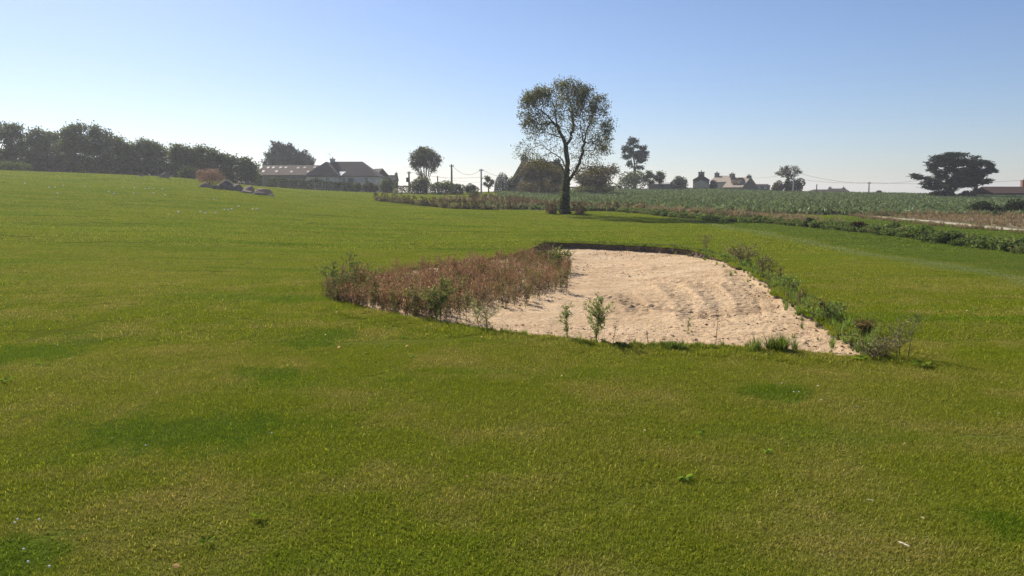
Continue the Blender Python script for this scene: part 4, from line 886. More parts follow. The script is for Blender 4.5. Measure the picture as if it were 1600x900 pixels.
# single weeds that stand out: thing > stem, leaves
def weed_plant(name, label, px, py, h_px, w_px, seed, cols, nl, leaf, m_='leaf', stems=1, stemm='stem_green', group=None, sand=True, cat='weed', r=.005, lean=.06, branches=14):
    rng = np.random.default_rng(seed); x, y = hit(px, py); k = y / F_PX; h = h_px * k; w = w_px * k * .5
    ins = bool(inside(bunk0, np.array([x]), np.array([y]))[0]); z = float(sand_z(np.array([x]), np.array([y]))[0]) if ins else gz(x, y)
    if ins: h += .05
    root = empty(name, (x, y, z), label, cat, group=group); A, B, RA, RB = [], [], [], []
    for s in range(stems):
        b0 = np.array([rng.normal(0, w * .25), rng.normal(0, w * .25), -.02]) if stems > 1 else np.array([0, 0, -.02]); hh = h * (1 if s == 0 else rng.uniform(.6, .95)); prev = b0; m_n = 5; dx = rng.normal(0, lean * h, 2) + b0[:2] * .8
        spine = [b0]
        for i in range(1, m_n + 1):
            t = i / m_n; spine.append(b0 + np.array([dx[0] * t ** 1.5, dx[1] * t ** 1.5, hh * t]))
        for i in range(m_n): A.append(spine[i]); B.append(spine[i + 1]); RA.append(r * (1 - .16 * i)); RB.append(r * (1 - .16 * (i + 1)))
        for b_ in range(branches):
            t = rng.uniform(.30, .98); i = min(int(t * m_n), m_n - 1); f_ = t * m_n - i; s0 = spine[i] * (1 - f_) + spine[i + 1] * f_; a = rng.uniform(0, 6.283); L = w * rng.uniform(.6, 1.15) * (.28 + .8 * math.exp(-((t - .62) / .2) ** 2))
            A.append(s0); B.append(s0 + np.array([math.cos(a) * L, math.sin(a) * L, L * rng.uniform(.3, 1.1)])); RA.append(r * .4); RB.append(r * .2)
    A, B = np.array(A), np.array(B); mb = MB(); tubes(mb, A, B, np.array(RA), np.array(RB), 4); mb.build('stem', stemm, root, kind='stuff')
    wt = np.linalg.norm(B - A, axis=1); ii = rng.choice(len(A), nl, p=wt / wt.sum()); t = rng.uniform(.1, 1.05, nl)[:, None]; C = A[ii] * (1 - t) + B[ii] * t + rng.normal(0, .012, (nl, 3)); C[:, 2] = np.maximum(C[:, 2], .01)
    mb = MB(); leaves(mb, C, leaf[0], leaf[1], rng, palette(rng, nl, cols), B[ii] - A[ii] + np.array([0, 0, .0]), .8); mb.build('leaves', m_, root); return root
WG = [(.12, .155, .05), (.15, .18, .065), (.10, .13, .045), (.19, .20, .09)]
WGP = [(.24, .27, .13), (.20, .235, .10), (.30, .30, .17)]
WD = [(.16, .13, .08), (.20, .16, .11), (.13, .11, .07)]
for args in [
  ('tall_weed', 'bushy pale green weed with a broad plume, standing in the sand at the near lip', 927, 534, 74, 54, 1, WGP, 1500, (.034, .012)),
  ('tall_weed', 'slim pale green weed in the sand just left of the bushy plume', 886, 530, 60, 30, 2, WGP, 450, (.032, .011)),
  ('tall_weed', 'tall leafy green weed at the right end of the dry red weeds', 686, 500, 76, 46, 3, WG, 900, (.042, .017)),
  ('tall_weed', 'spreading thin green weed at the near lip right of the leafy one', 762, 516, 42, 64, 4, WGP, 300, (.034, .010)),
  ('tall_weed', 'tallest wispy green weed at the left tip of the bunker', 540, 468, 86, 40, 5, WG, 620, (.046, .017)),
  ('tall_weed', 'second wispy green weed beside the tallest at the left tip of the bunker', 520, 463, 62, 36, 6, WG, 420, (.044, .016)),
  ('tall_weed', 'thin yellowish weed rising over the back of the dry red weeds', 576, 446, 40, 36, 7, WG, 260, (.05, .016)),
  ('tall_weed', 'leafy green weed clump at the back left corner of the sand', 872, 412, 36, 34, 8, WG, 700, (.06, .026)),
  ('tall_weed', 'greyish seed-headed weed by the turf edge left of the back lip', 850, 400, 26, 30, 9, [(.10, .085, .055), (.12, .10, .07)], 420, (.06, .022)),
  ('twiggy_weed', 'dark leafless twiggy weed on the back right corner of the bunker', 1105, 394, 30, 26, 10, WD, 150, (.05, .018)),
  ('grey_weed', 'large grey brown weed clump on the right rim of the bunker', 1160, 414, 34, 44, 11, [(.19, .165, .12), (.15, .15, .085), (.24, .20, .145)], 650, (.055, .02)),
  ('grey_weed', 'leaning grey weed on the right rim below the large grey clump', 1196, 434, 44, 36, 12, [(.17, .16, .09), (.13, .155, .065)], 360, (.05, .018)),
  ('green_weed', 'upright green weed on the right rim half way down', 1232, 462, 34, 40, 13, [(.16, .23, .07), (.20, .26, .08)], 330, (.045, .022)),
  ('green_weed', 'low leafy weed on the right rim above the reddish dock', 1290, 500, 24, 52, 14, [(.16, .23, .065), (.20, .26, .075)], 380, (.045, .024)),
  ('dock_weed', 'reddish brown dock clump at the right rim near the sand tip', 1352, 528, 32, 34, 15, [(.26, .13, .08), (.21, .115, .07), (.16, .18, .06)], 330, (.04, .018)),
  ('airy_weed', 'airy pale weed with a feathery top right of the sand tip', 1412, 560, 74, 62, 16, [(.20, .22, .11), (.17, .19, .085), (.25, .235, .14)], 600, (.028, .008)),
  ('airy_weed', 'low grey creeping weed spreading between the sand tip and the airy weed', 1372, 560, 22, 90, 17, [(.26, .25, .15), (.21, .24, .11), (.31, .28, .18)], 480, (.032, .012)),
  ('thin_weed', 'single thin dead stem in the sand below the tyre tracks', 1118, 541, 60, 10, 18, WD, 40, (.02, .008)),
  ('thin_weed', 'short dead stem in the sand right of the bushy plume', 958, 535, 38, 12, 19, WD, 44, (.024, .009)),
  ('thin_weed', 'shortest dead stem in the sand between the plume and the thin stem', 1012, 538, 28, 10, 20, WD, 30, (.024, .009)),
  ('thin_weed', 'small green sprig in the sand at the edge of the tyre tracks', 1075, 505, 22, 12, 21, WGP, 60, (.03, .012))]:
    nm, lab, px, py, h, w, sd_, cols, nl, lf = args
    thin = nm in ('thin_weed',); weed_plant(nm, lab, px, py, h, w, 700 + sd_, cols, nl, lf, 'leaf', stems=1 if thin or 'slim' in lab else (7 if 'creeping' in lab or 'clump' in lab or 'low leafy' in lab else 3), stemm='stem_dry' if cols is WD or 'grey' in lab else 'stem_green', branches=5 if thin else 16, r=.004 if thin else .005)
# grass tufts on the near lip
for k, (lab, px, py, h, w) in enumerate([('big shaggy grass tussock on the near lip of the bunker', 1214, 549, 32, 62), ('small grass tussock on the near lip left of the big one', 1046, 545, 16, 40)]):
    x, y = hit(px, py); kk = y / F_PX; r_ = np.random.default_rng(800 + k); xy = np.column_stack([x + r_.normal(0, w * kk * .22, 16), y + r_.normal(0, .06, 16)]); pr = on_ground(xy, -.01); pr -= np.array([x, y, gz(x, y)])
    o = replicate('grass_tussock', [template_tuft(810 + j, h * kk * 1.05, 60, .0032, [(.085, .145, .02), (.11, .17, .028), (.15, .17, .045)], droop=.75) for j in range(3)], pr, r_, 'leaf', .65, 1.1); o.location = (x, y, gz(x, y)); tag(o, None, lab, 'grass tuft')

# ------------------------------------------------------------------ boulders
def boulder(name, label, px, py_base, w_px, h_px, Y, seed, m_, depth=.8, group=None):
    sx, _ = ray(px, HORIZON); x, y = sx * Y, Y; k = Y / F_PX; w = w_px * k / 2; h = h_px * k; bm = bmesh.new(); bmesh.ops.create_icosphere(bm, subdivisions=4, radius=1)
    V = np.array([v.co[:] for v in bm.verts]); n = 1 + .20 * vnoise(V[:, 0] * 1.0 + seed * 3.1, V[:, 1] + V[:, 2] * 1.3, .8, seed) + .09 * vnoise(V[:, 0] + seed, V[:, 2] - V[:, 1], .34, seed + 1) + .04 * vnoise(V[:, 0] - V[:, 1], V[:, 2] * 1.2, .15, seed + 2)
    V = V * n[:, None]; r_ = np.random.default_rng(seed)
    for _ in range(14):      # knock flat facets off
        d = r_.normal(0, 1, 3); d[2] = abs(d[2]) * .8; d /= np.linalg.norm(d); t = r_.uniform(.5, .85); s = V @ d; V = V - np.clip(s - t, 0, 9)[:, None] * d[None] * .85
    V[:, 2] = np.where(V[:, 2] < -.35, -.35 + (V[:, 2] + .35) * .2, V[:, 2]); V[:, 2] += .42; V = V * np.array([w, w * depth, h / (V[:, 2].max())]); V[:, 2] -= .06 * h
    for v, c in zip(bm.verts, V): v.co = c
    me = bpy.data.meshes.new(name); bm.to_mesh(me); bm.free(); me.polygons.foreach_set('use_smooth', np.ones(len(me.polygons), bool)); me.materials.append(M[m_])
    o = bpy.data.objects.new(name, me); o.location = (x, y, gz(x, y) - .03); return link(o, None, None, label, 'boulder', group)
G = 'boulders heaped on the grass left of the barn'
for k, (lab, px, w, h, Y, mm, dp) in enumerate([
  ('largest humped grey boulder in the heap left of the barn', 354, 40, 21, 71, 'boulder_stone', .8), ('low pale boulder at the left end of the heap, below the reddish bush', 322, 24, 11, 72, 'boulder_stone', .8),
  ('small grey boulder leaning on the right side of the largest humped one', 372, 18, 15, 70.5, 'boulder_stone', .7), ('flat-topped square grey boulder in the right half of the heap', 390, 24, 15, 70, 'boulder_stone', .8),
  ('small low slab at the foot of the flat-topped boulder', 384, 22, 6, 68, 'boulder_stone', .6), ('sunlit orange brown boulder at the right end of the heap', 413, 28, 12, 69, 'warm_boulder_stone', .7),
  ('long low dark slab in front of the orange brown boulder', 408, 30, 8, 67, 'boulder_stone', .5), ('thin tilted stone slab at the rightmost foot of the heap', 424, 14, 5, 66.5, 'warm_boulder_stone', .5),
  ('small pale stone between the low left boulder and the largest one', 337, 14, 9, 69.5, 'boulder_stone', .7)]):
    boulder('boulder', lab, px, 0, w * 1.08, h * .84, Y, 20 + k, mm, dp, G)
boulder('boulder', 'lone long low boulder on the skyline at the foot of the wood', 258, 0, 20, 10, 92, 41, 'boulder_stone', .6)
boulder('boulder', 'small pale flat stone on the skyline left of the lone long boulder', 221, 0, 12, 4, 92, 42, 'boulder_stone', .6)

# ------------------------------------------------------------------ buildings
def roof_solid(mb, L, D, eave, ridge, over=.3, th=.16, hip=0.0, hip_r=None):
    hr = hip if hip_r is None else hip_r; x, y = L / 2 + over, D / 2 + over
    e = eave - (ridge - eave) / (D / 2) * over
    V = [(-x, -y, e), (x, -y, e), (x, y, e), (-x, y, e), (-x + hip + (over if hip else 0), 0, ridge), (x - hr - (over if hr else 0), 0, ridge)]
    V += [(a, b, c - th) for a, b, c in V]
    mb.poly(V, [(0, 1, 5, 4), (2, 3, 4, 5), (3, 0, 4), (1, 2, 5), (6, 10, 11, 7), (8, 11, 10, 9), (9, 10, 6), (7, 11, 8), (0, 6, 7, 1), (1, 7, 8, 2), (2, 8, 9, 3), (3, 9, 6, 0)])
def walls(mb, L, D, eave, ridge, hip=False, zb=-.6):
    x, y = L / 2, D / 2; g = ridge - .17
    V = [(-x, -y, zb), (x, -y, zb), (x, y, zb), (-x, y, zb), (-x, -y, eave - .16), (x, -y, eave - .16), (x, y, eave - .16), (-x, y, eave - .16)]
    Fs = [(0, 1, 5, 4), (2, 3, 7, 6)]
    if hip: Fs += [(1, 2, 6, 5), (3, 0, 4, 7), (4, 5, 6, 7)]
    else: V += [(-x, 0, g), (x, 0, g)]; Fs += [(1, 2, 6, 9, 5), (3, 0, 4, 8, 7), (4, 5, 9, 8), (6, 7, 8, 9)]
    mb.poly(V, Fs)
def window(root, x, z, w, h, y, side='front', frame='white_paint', name='window'):
    """opening set in the facade: proud frame, pane 6 cm behind it and a sill"""
    def tr(a, b, c):
        return {'front': (a, b, c), 'right': (-b, a, c), 'left': (b, -a, c)}[side]
    mb = MB(); t = .09
    for c, d in (((x, y - .03, z + h / 2 - t / 2), (w, .10, t)), ((x, y - .03, z - h / 2 + t / 2), (w, .10, t)), ((x - w / 2 + t / 2, y - .03, z), (t, .096, h - 2 * t)), ((x + w / 2 - t / 2, y - .03, z), (t, .096, h - 2 * t)), ((x, y - .025, z), (.06, .07, h - 2 * t))):
        c = tr(*c); d = d if side == 'front' else (d[1], d[0], d[2]); mb.box(c, d)
    f = mb.build(name, frame, root); mb = MB(); c = tr(x, y - .004, z); d = (w - 2 * t, .02, h - 2 * t); d = d if side == 'front' else (d[1], d[0], d[2]); mb.box(c, d); mb.build('pane', 'glass', f)
    mb = MB(); c = tr(x, y - .06, z - h / 2 - .05); d = (w + .2, .18, .08); d = d if side == 'front' else (d[1], d[0], d[2]); mb.box(c, d); mb.build('sill', 'pale_concrete', f); return f
def door(root, x, w, h, y, m_='dark_frame'):
    mb = MB(); mb.box((x, y - .03, h / 2), (w, .08, h)); d = mb.build('door', m_, root); mb = MB(); mb.box((x + w * .38, y - .09, h * .5), (.05, .05, .14)); mb.build('handle', 'metal_grey', d)
def chimney(rf, x, y, z, w, d, h, m_='dark_stone', pots=2):
    mb = MB(); mb.box((x, y, z + h / 2), (w, d, h)); mb.box((x, y, z + h + .06), (w + .16, d + .16, .12)); c = mb.build('chimney', m_, rf)
    for k in range(pots): px = x + (k - (pots - 1) / 2) * w * .5; mb = MB(); tubes(mb, [(px, y, z + h + .1)], [(px, y, z + h + .42)], [.11], [.09], 8); mb.build('chimney_pot', 'terracotta', c)
    return c
def building(name, label, px, Y, L, D, eave, ridge, rz, wm, rm, hip=0, hip_r=None, zb=None, cat='house', over=.3, group=None):
    sx, _ = ray(px, HORIZON); x = sx * Y; z = gz(x, Y) if zb is None else zb
    root = empty(name, (x, Y, z), label, cat, rz, group); mb = MB(); walls(mb, L, D, eave, ridge, bool(hip)); mb.build('wall', wm, root)
    mb = MB(); roof_solid(mb, L, D, eave, ridge, over, .16, hip, hip_r); rf = mb.build('roof', rm, root); return root, rf
def zpx(py, Y): return CAM_H + ray(800, py)[1] * Y
K = lambda Y: Y / F_PX
# long low barn
Yb = 152; zb = zpx(297, Yb)
root, rf = building('long_barn', 'long low barn with brown sheet roof dotted with pale skylights', 462, Yb, 108 * K(Yb), 9.0, zpx(273.5, Yb) - zb, zpx(261, Yb) - zb + .35, 0, 'weathered_shaded_wood', 'brown_sheet', zb=zb, cat='barn', hip=1.1, hip_r=.01)  # dark wall tone puts the shade beneath the eave into the colour
e_, r_z = zpx(273.5, Yb) - zb, zpx(261, Yb) - zb + .35
for px, row in ((424, .72), (432, .72), (443, .72), (451, .72), (470, .70), (421, .3), (441, .3), (464, .27), (495, .74), (489, .27), (480, .72)):
    xx = (px - 462) * K(Yb); t = row; yy = -4.5 * (1 - t); zz_ = e_ + (r_z - e_) * t; sl = math.atan2(r_z - e_, 4.5)
    mb = MB(); h = .42; V = [(xx - .22, yy - h * math.cos(sl), zz_ - h * math.sin(sl) + .02), (xx + .22, yy - h * math.cos(sl), zz_ - h * math.sin(sl) + .02), (xx + .22, yy + h * math.cos(sl), zz_ + h * math.sin(sl) + .02), (xx - .22, yy + h * math.cos(sl), zz_ + h * math.sin(sl) + .02)]
    V += [(a, b_, c + .05) for a, b_, c in V]; mb.poly(V, [(3, 2, 1, 0), (4, 5, 6, 7), (0, 1, 5, 4), (1, 2, 6, 5), (2, 3, 7, 6), (3, 0, 4, 7)]); mb.build('skylight', 'skylight_sheet', rf)
for xx, w_, mm in ((-3.3, 1.0, 'dark_frame'), (-1.9, 1.0, 'sunlit_orange_stone'), (-.9, .8, 'dark_frame'), (-.1, .7, 'sunlit_orange_stone')):  # orange panels stand for sunlit openings, the sunlight put into their colour
    mb = MB(); mb.box((xx * 1.0, -4.53, 1.05), (w_, .08, 2.1)); mb.build('door', mm, root)
for xx in (2.0, 3.6): window(root, xx, 1.5, .9, .8, -4.5)
# hipped house with a forward wing
Yh = 141; zb = zpx(297, Yh); ev = zpx(273, Yh) - zb; rd = zpx(251, Yh) - zb
root, rf = building('hipped_house', 'grey rendered bungalow with steep hipped slate roof and chimney', 543, Yh + 4.0, 100 * K(Yh + 4), 7.6, ev, rd, 0, 'grey_render', 'slate', hip=3.2, hip_r=3.0, zb=zb)
wl_ = 48 * K(Yh); wx = (515 - 543) * K(Yh + 3)
mb = MB(); x0, x1, y0, y1 = wx - wl_ / 2, wx + wl_ / 2, -3.8 - 1.7, -3.79
mb.poly([(x0, y0, -.6), (x1, y0, -.6), (x1, y1, -.6), (x0, y1, -.6), (x0, y0, ev - .16), (x1, y0, ev - .16), (x1, y1, ev - .16), (x0, y1, ev - .16)], [(0, 1, 5, 4), (1, 2, 6, 5), (3, 0, 4, 7), (4, 5, 6, 7)]); mb.build('wing_wall', 'grey_render', root)
o_ = .3; cx_ = wx; rdw = rd - .12; e2 = ev - .25
V = [(x0 - o_, y0 - o_, e2), (x1 + o_, y0 - o_, e2), (x1 + o_, 0, e2), (x0 - o_, 0, e2), (cx_ + .1, -2.6, rdw), (cx_ + .1, 0, rdw)]; V += [(a, b_, c - .14) for a, b_, c in V]
mb = MB(); mb.poly(V, [(0, 1, 4), (1, 2, 5, 4), (3, 0, 4, 5), (7, 6, 10), (8, 7, 10, 11), (6, 9, 11, 10), (0, 6, 7, 1), (1, 7, 8, 2), (3, 9, 6, 0)]); mb.build('wing_roof', 'slate', root)
chimney(rf, (521 - 543) * K(Yh + 4), 0.1, rd - .6, .8, .6, 1.0, 'pale_concrete', 1)
mb = MB(); ax = (517.5 - 543) * K(Yh + 4); tubes(mb, [(ax, 0, rd - .4)], [(ax, 0, rd + 1.5)], [.03], [.025], 5); tubes(mb, [(ax - .55, 0, rd + 1.4)], [(ax + .15, 0, rd + 1.4)], [.02], [.02], 4)
for q_ in (-.5, -.3, -.1, .1): tubes(mb, [(ax + q_, -.25, rd + 1.4)], [(ax + q_, .25, rd + 1.4)], [.015], [.015], 4)
mb.build('aerial', 'metal_grey', rf)
gx0, gx1 = (538 - 543) * K(Yh), (548 - 543) * K(Yh); yv = -4.25  # white panel added for a bright patch, tilted to catch sun and sky
mb = MB(); mb.poly([(gx0, yv + .6, zpx(268, Yh) - zb), (gx1, yv + .6, zpx(268, Yh) - zb), ((gx0 + gx1) / 2, yv - 1.0, zpx(274.5, Yh) - zb), (gx0, yv + .6, zpx(268, Yh) - zb - .12), (gx1, yv + .6, zpx(268, Yh) - zb - .12), ((gx0 + gx1) / 2, yv - 1.0, zpx(274.5, Yh) - zb - .12)], [(0, 2, 1), (3, 4, 5), (0, 1, 4, 3), (1, 2, 5, 4), (2, 0, 3, 5)]); mb.build('white_valley_panel', 'white_paint', rf)
for px, w_, h_, yw in ((523, .7, 1.1, y0), (506, .7, 1.1, y0)): window(root, (px - 543) * K(Yh), 1.75, w_, h_, yw, frame='white_paint')
for px, w_, h_ in ((545, .75, 1.1), (563, .5, .8), (580, .65, 1.3)): window(root, (px - 543) * K(Yh), 1.7, w_, h_, -3.8)
door(root, (556 - 543) * K(Yh), .9, 2.1, -3.8)
mb = MB(); dx_ = (535.5 - 543) * K(Yh); tubes(mb, [(dx_, y0 - .06, 0)], [(dx_, y0 - .06, ev - .2)], [.05], [.05], 6); mb.build('downpipe', 'metal_grey', root)
# green shed and the small dark house right of it
Yg = 158; zb = zpx(297, Yg)
root, rf = building('green_shed', 'green clad gabled shed at the right end of the hipped house', 592, Yg, 3.2, 2.4, zpx(273, Yg) - zb, zpx(263.5, Yg) - zb, R_(-52), 'green_cladding', 'slate', zb=zb, cat='shed', over=.15); window(root, 0, 1.6, .6, .7, -1.2)
door(root, .8, .8, 1.9, -1.2)
Yd = 162; zb = zpx(297, Yd)
root, rf = building('dark_house', 'small dark slate-roofed house right of the green shed', 611, Yd, 2.6, 3.0, zpx(281, Yd) - zb, zpx(273.5, Yd) - zb, 0, 'dark_stone', 'slate', zb=zb, over=.12); chimney(rf, 1.15, 0, zpx(274, Yd) - zb - .3, .5, .5, .6, 'dark_stone', 1); window(root, 0, 1.4, .6, .9, -1.5)
# stone gable behind the brownish tree
Ys = 130; zb = zpx(300, Ys); 
root, rf = building('stone_house', 'dark stone house with a gable chimney behind the brownish tree', 845, Ys, 7.0, 6.0, zpx(276, Ys) - zb, zpx(253, Ys) - zb, R_(28), 'dark_stone', 'slate', zb=zb, over=.12); chimney(rf, -3.1, 0, zpx(254, Ys) - zb - .6, .9, .7, 1.25, 'dark_stone'); chimney(rf, 3.1, 0, zpx(254, Ys) - zb - .6, .9, .7, 1.0, 'dark_stone')
window(root, -1.5, 1.6, .9, 1.2, -3.0); window(root, 1.6, 1.6, .9, 1.2, -3.0); door(root, 0, 1.0, 2.1, -3.0); window(root, 0, 2.0, .7, .9, -3.5, 'left')
# pale shed behind the small trees
Yp = 166; zb = zpx(296, Yp)
root, rf = building('pale_shed', 'low shed with a pale flat roof between the small trees and square bush', 1030, Yp, 4.6, 3.0, zpx(287, Yp) - zb, zpx(284.5, Yp) - zb, 0, 'dark_stone', 'pale_concrete', zb=zb, cat='shed', over=.2); door(root, 0, 1.0, 1.0, -1.5)
# four houses on the skyline
def gable_front(name, label, px, Y, w_px, eave_y, ridge_y, base_y, depth, wm, rm, rz=0, ch=None, ch_top=None):
    """house whose gable end faces the camera: ridge runs away from it"""
    zb = zpx(base_y, Y); D = w_px * K(Y); ev, rd = zpx(eave_y, Y) - zb, zpx(ridge_y, Y) - zb
    root, rf = building(name, label, px, Y, depth, D, ev, rd, R_(90) + rz, wm, rm, zb=zb, over=.08)
    if ch: chimney(rf, -depth / 2 + .45, 0, rd - .5, .75, ch * K(Y), zpx(ch_top, Y) - zb - rd + .4, 'dark_stone')
    return root, rf, D, ev, rd
root, rf, D, ev, rd = gable_front('gabled_house', 'dark stone house with a broad chimney on its gable, left of the skyline houses', 1095, 170, 24, 281, 273.5, 298, 8, 'dark_stone', 'slate', R_(-13.5), 9, 269.5)
# lower paler lean-to gable standing before it
mb = MB(); hw = 11.5 * K(170); V = [(-4.9, -hw, -.5), (-4.9, hw, -.5), (-4.9, hw, zpx(288, 170) - zpx(298, 170)), (-4.9, 0, zpx(281.5, 170) - zpx(298, 170)), (-4.9, -hw, zpx(288, 170) - zpx(298, 170))]; V += [(-3.99, b_, c) for a, b_, c in V]
mb.poly(V, [(4, 3, 2, 1, 0), (5, 6, 7, 8, 9), (0, 1, 6, 5), (1, 2, 7, 6), (2, 3, 8, 7), (3, 4, 9, 8), (4, 0, 5, 9)]); mb.build('porch', 'pale_stone', root)
root, rf, D, ev, rd = gable_front('gabled_house', 'stone house with two chimneys and a sunlit left wall, behind the dormered house', 1131, 186, 23, 284, 274.5, 298, 5.4, 'pale_stone', 'sunlit_slate', R_(36), 7, 272); chimney(rf, 2.2, 0, rd - .4, .7, .9, .95, 'dark_stone')
window(root, 0, ev - .6, .6, .8, -2.7, 'left')
root, rf, D, ev, rd = gable_front('gabled_house', 'stone house with dormers on its lit roof, right of the two-chimneyed house', 1156, 172, 32, 292, 277, 298, 5.8, 'dark_stone', 'sunlit_slate', R_(30), 5, 275); chimney(rf, 2.3, 0, rd - .4, .6, .7, .6, 'dark_stone')
for xx in (-1.3, .5):
    t = .45; yy = D / 2 * (1 - t); zz_ = ev + (rd - ev) * t; mb = MB(); mb.box((xx, yy * 1.15, zz_ + .15), (.75, 1.0, .7)); d_ = mb.build('dormer', 'sunlit_orange_stone', rf); mb = MB(); mb.poly([(xx - .55, yy * 1.15 - .8, zz_ + .6), (xx + .55, yy * 1.15 - .8, zz_ + .6), (xx + .55, yy * 1.15 + .6, zz_ + .56), (xx - .55, yy * 1.15 + .6, zz_ + .56), (xx, yy * 1.15 - .8, zz_ + 1.0), (xx, yy * 1.15 + .6, zz_ + 1.0)], [(0, 1, 4), (2, 3, 5), (1, 2, 5, 4), (3, 0, 4, 5), (0, 3, 2, 1)]); mb.build('dormer_roof', 'slate', d_)
Yl = 176; zb = zpx(298, Yl); root, rf = building('low_outbuilding', 'low grey outbuilding attached right of the dormered stone house', 1186, Yl, 24 * K(Yl), 4.0, zpx(290, Yl) - zb, zpx(287.5, Yl) - zb, 0, 'dark_stone', 'slate', zb=zb, cat='outbuilding', over=.1); window(root, -.7, .75, .5, .5, -2.0); window(root, .7, .75, .5, .5, -2.0)
Yo = 156; zb = zpx(301, Yo); root, rf = building('small_hut', 'small sunlit orange hut half hidden by the brownish bush', 1214, Yo, 1.5, 1.6, zpx(293, Yo) - zb, zpx(290, Yo) - zb, R_(35), 'sunlit_orange_stone', 'terracotta', zb=zb, cat='hut', over=.12); door(root, 0, .5, .8, -.8)
Yq = 178; zb = zpx(304, Yq); root, rf = building('low_farmhouse', 'long low dark roofline on the crest right of the half-bare tree', 1281, Yq, 36 * K(Yq), 5, zpx(300, Yq) - zb, zpx(296, Yq) - zb, 0, 'dark_stone', 'slate', zb=zb, hip=1.2, hip_r=.01, over=.1); window(root, 0, .2, .5, .4, -2.5)
root, rf = building('low_farmhouse', 'higher short dark roof with end chimneys joined to the long low roofline', 1307, Yq, 24 * K(Yq), 5.2, zpx(299, Yq) - zb, zpx(294.5, Yq) - zb, 0, 'dark_stone', 'slate', zb=zb, over=.1); r2 = zpx(294.5, Yq) - zb; chimney(rf, -1.55, 0, r2 - .3, .45, .5, .42, 'dark_stone', 1); chimney(rf, 1.5, 0, r2 - .3, .45, .5, .35, 'dark_stone', 1); window(root, 0, .3, .5, .4, -2.6)
Yr = 136; zb = zpx(310, Yr); root, rf = building('brown_barn', 'long brown-roofed barn at the right photo edge beyond the crop', 1590, Yr, 108 * K(Yr), 7, zpx(301, Yr) - zb, zpx(291.5, Yr) - zb, 0, 'weathered_shaded_wood', 'brown_sheet', zb=zb, cat='barn', over=.3)
for xx in (-3.6, -1.4, .8): 
    mb = MB(); mb.box((xx, -3.53, .4), (1.3, .08, .9)); mb.build('door', 'dark_frame', root)
chimney(rf, .9, 0, zpx(292, Yr) - zb - .3, .8, .6, 1.3, 'terracotta', 1)

# ------------------------------------------------------------------ poles and wires
def pole(label, px, Y, top_y, r=.12, m_='weathered_shaded_wood', box=False, arm=True):
    sx, _ = ray(px, HORIZON); x = sx * Y; z = gz(x, Y); h = zpx(top_y, Y) - z; root = empty('utility_pole', (x, Y, z), label, 'utility pole')
    mb = MB(); tubes(mb, [(0, 0, -.3)], [(0, 0, h)], [r * 1.15], [r * .8], 8); tubes(mb, [(0, 0, h)], [(0, 0, h + .04)], [r * .8], [.01], 8); mb.build('post', m_, root, True)
    if arm:
        mb = MB(); mb.box((0, 0, h - .25), (.7, .09, .09)); mb.build('crossarm', m_, root)
        for s in (-.28, .28): mb = MB(); tubes(mb, [(s, 0, h - .2)], [(s, 0, h - .04)], [.05], [.035], 6); mb.build('insulator', 'metal_grey', root)
    if box: mb = MB(); mb.box((-.22, -.2, h * .62), (.42, .4, .75)); mb.build('transformer', 'cable_black', root)
    return Vector((x, Y, z + h - .04))
pA = pole('weathered pole carrying a dark transformer box, left of the fan-shaped tree', 639.5, 131, 268, .16, box=True)
pB = pole('single dark pole standing above the mid green shrub', 706, 121, 257, .15)
pC = pole('pole above the rounded olive shrub, next to the small round tree', 752, 123, 264, .13, 'pale_concrete')
pD = pole('short pale pole just right of the fan-shaped tree', 684, 140, 275, .13, 'pale_concrete', arm=False)
pE = pole('pale concrete pole rising in front of the half-bare tree', 1239, 146, 268, .13, 'pale_concrete')
pF = pole('short dark pole above the long low roofline', 1275.5, 172, 288, .13, arm=False)
pG = pole('pale pole alone on the crest of the crop field', 1357, 158, 284.5, .14, 'pale_concrete')
def wire(label, a, b, sag, r=.017, group=None):
    n = 26; t = np.linspace(0, 1, n)[:, None]; p = np.array(a) * (1 - t) + np.array(b) * t; p[:, 2] -= sag * 4 * (t * (1 - t))[:, 0]
    mb = MB(); tubes(mb, p[:-1], p[1:], np.full(n - 1, r), np.full(n - 1, r), 4); o = mb.build('overhead_wire', 'cable_black'); tag(o, None, label, 'wire', 'overhead wires'); return o
wire('sagging wire between the dark pole and the pole by the small round tree', pB, pC, 1.15)
wire('wire running down right from the pole by the small round tree to the stone house', pC, P(822, 276, 128), .7)
wire('long low wire from the transformer pole to the pole by the small round tree', pA, pC + Vector((0, 0, -1.2)), .5)
wire('low wire from the short pale pole to the pole by the small round tree', pD, pC + Vector((0, 0, -2.0)), .3)
wire('wire from the dormered stone house to the pole in front of the half-bare tree', P(1168, 277, 171), pE, .5)
wire('long sagging wire from the half-bare tree past the crest pole to the right cypresses', pE, P(1440, 281, 140), 1.3)
wire('lower wire from the pole in front of the half-bare tree to the crest pole', pE + Vector((0, 0, -1.2)), pG, .4)
wire('wire from the crest pole to the barn at the right photo edge', pG, P(1640, 278, 136), .6)

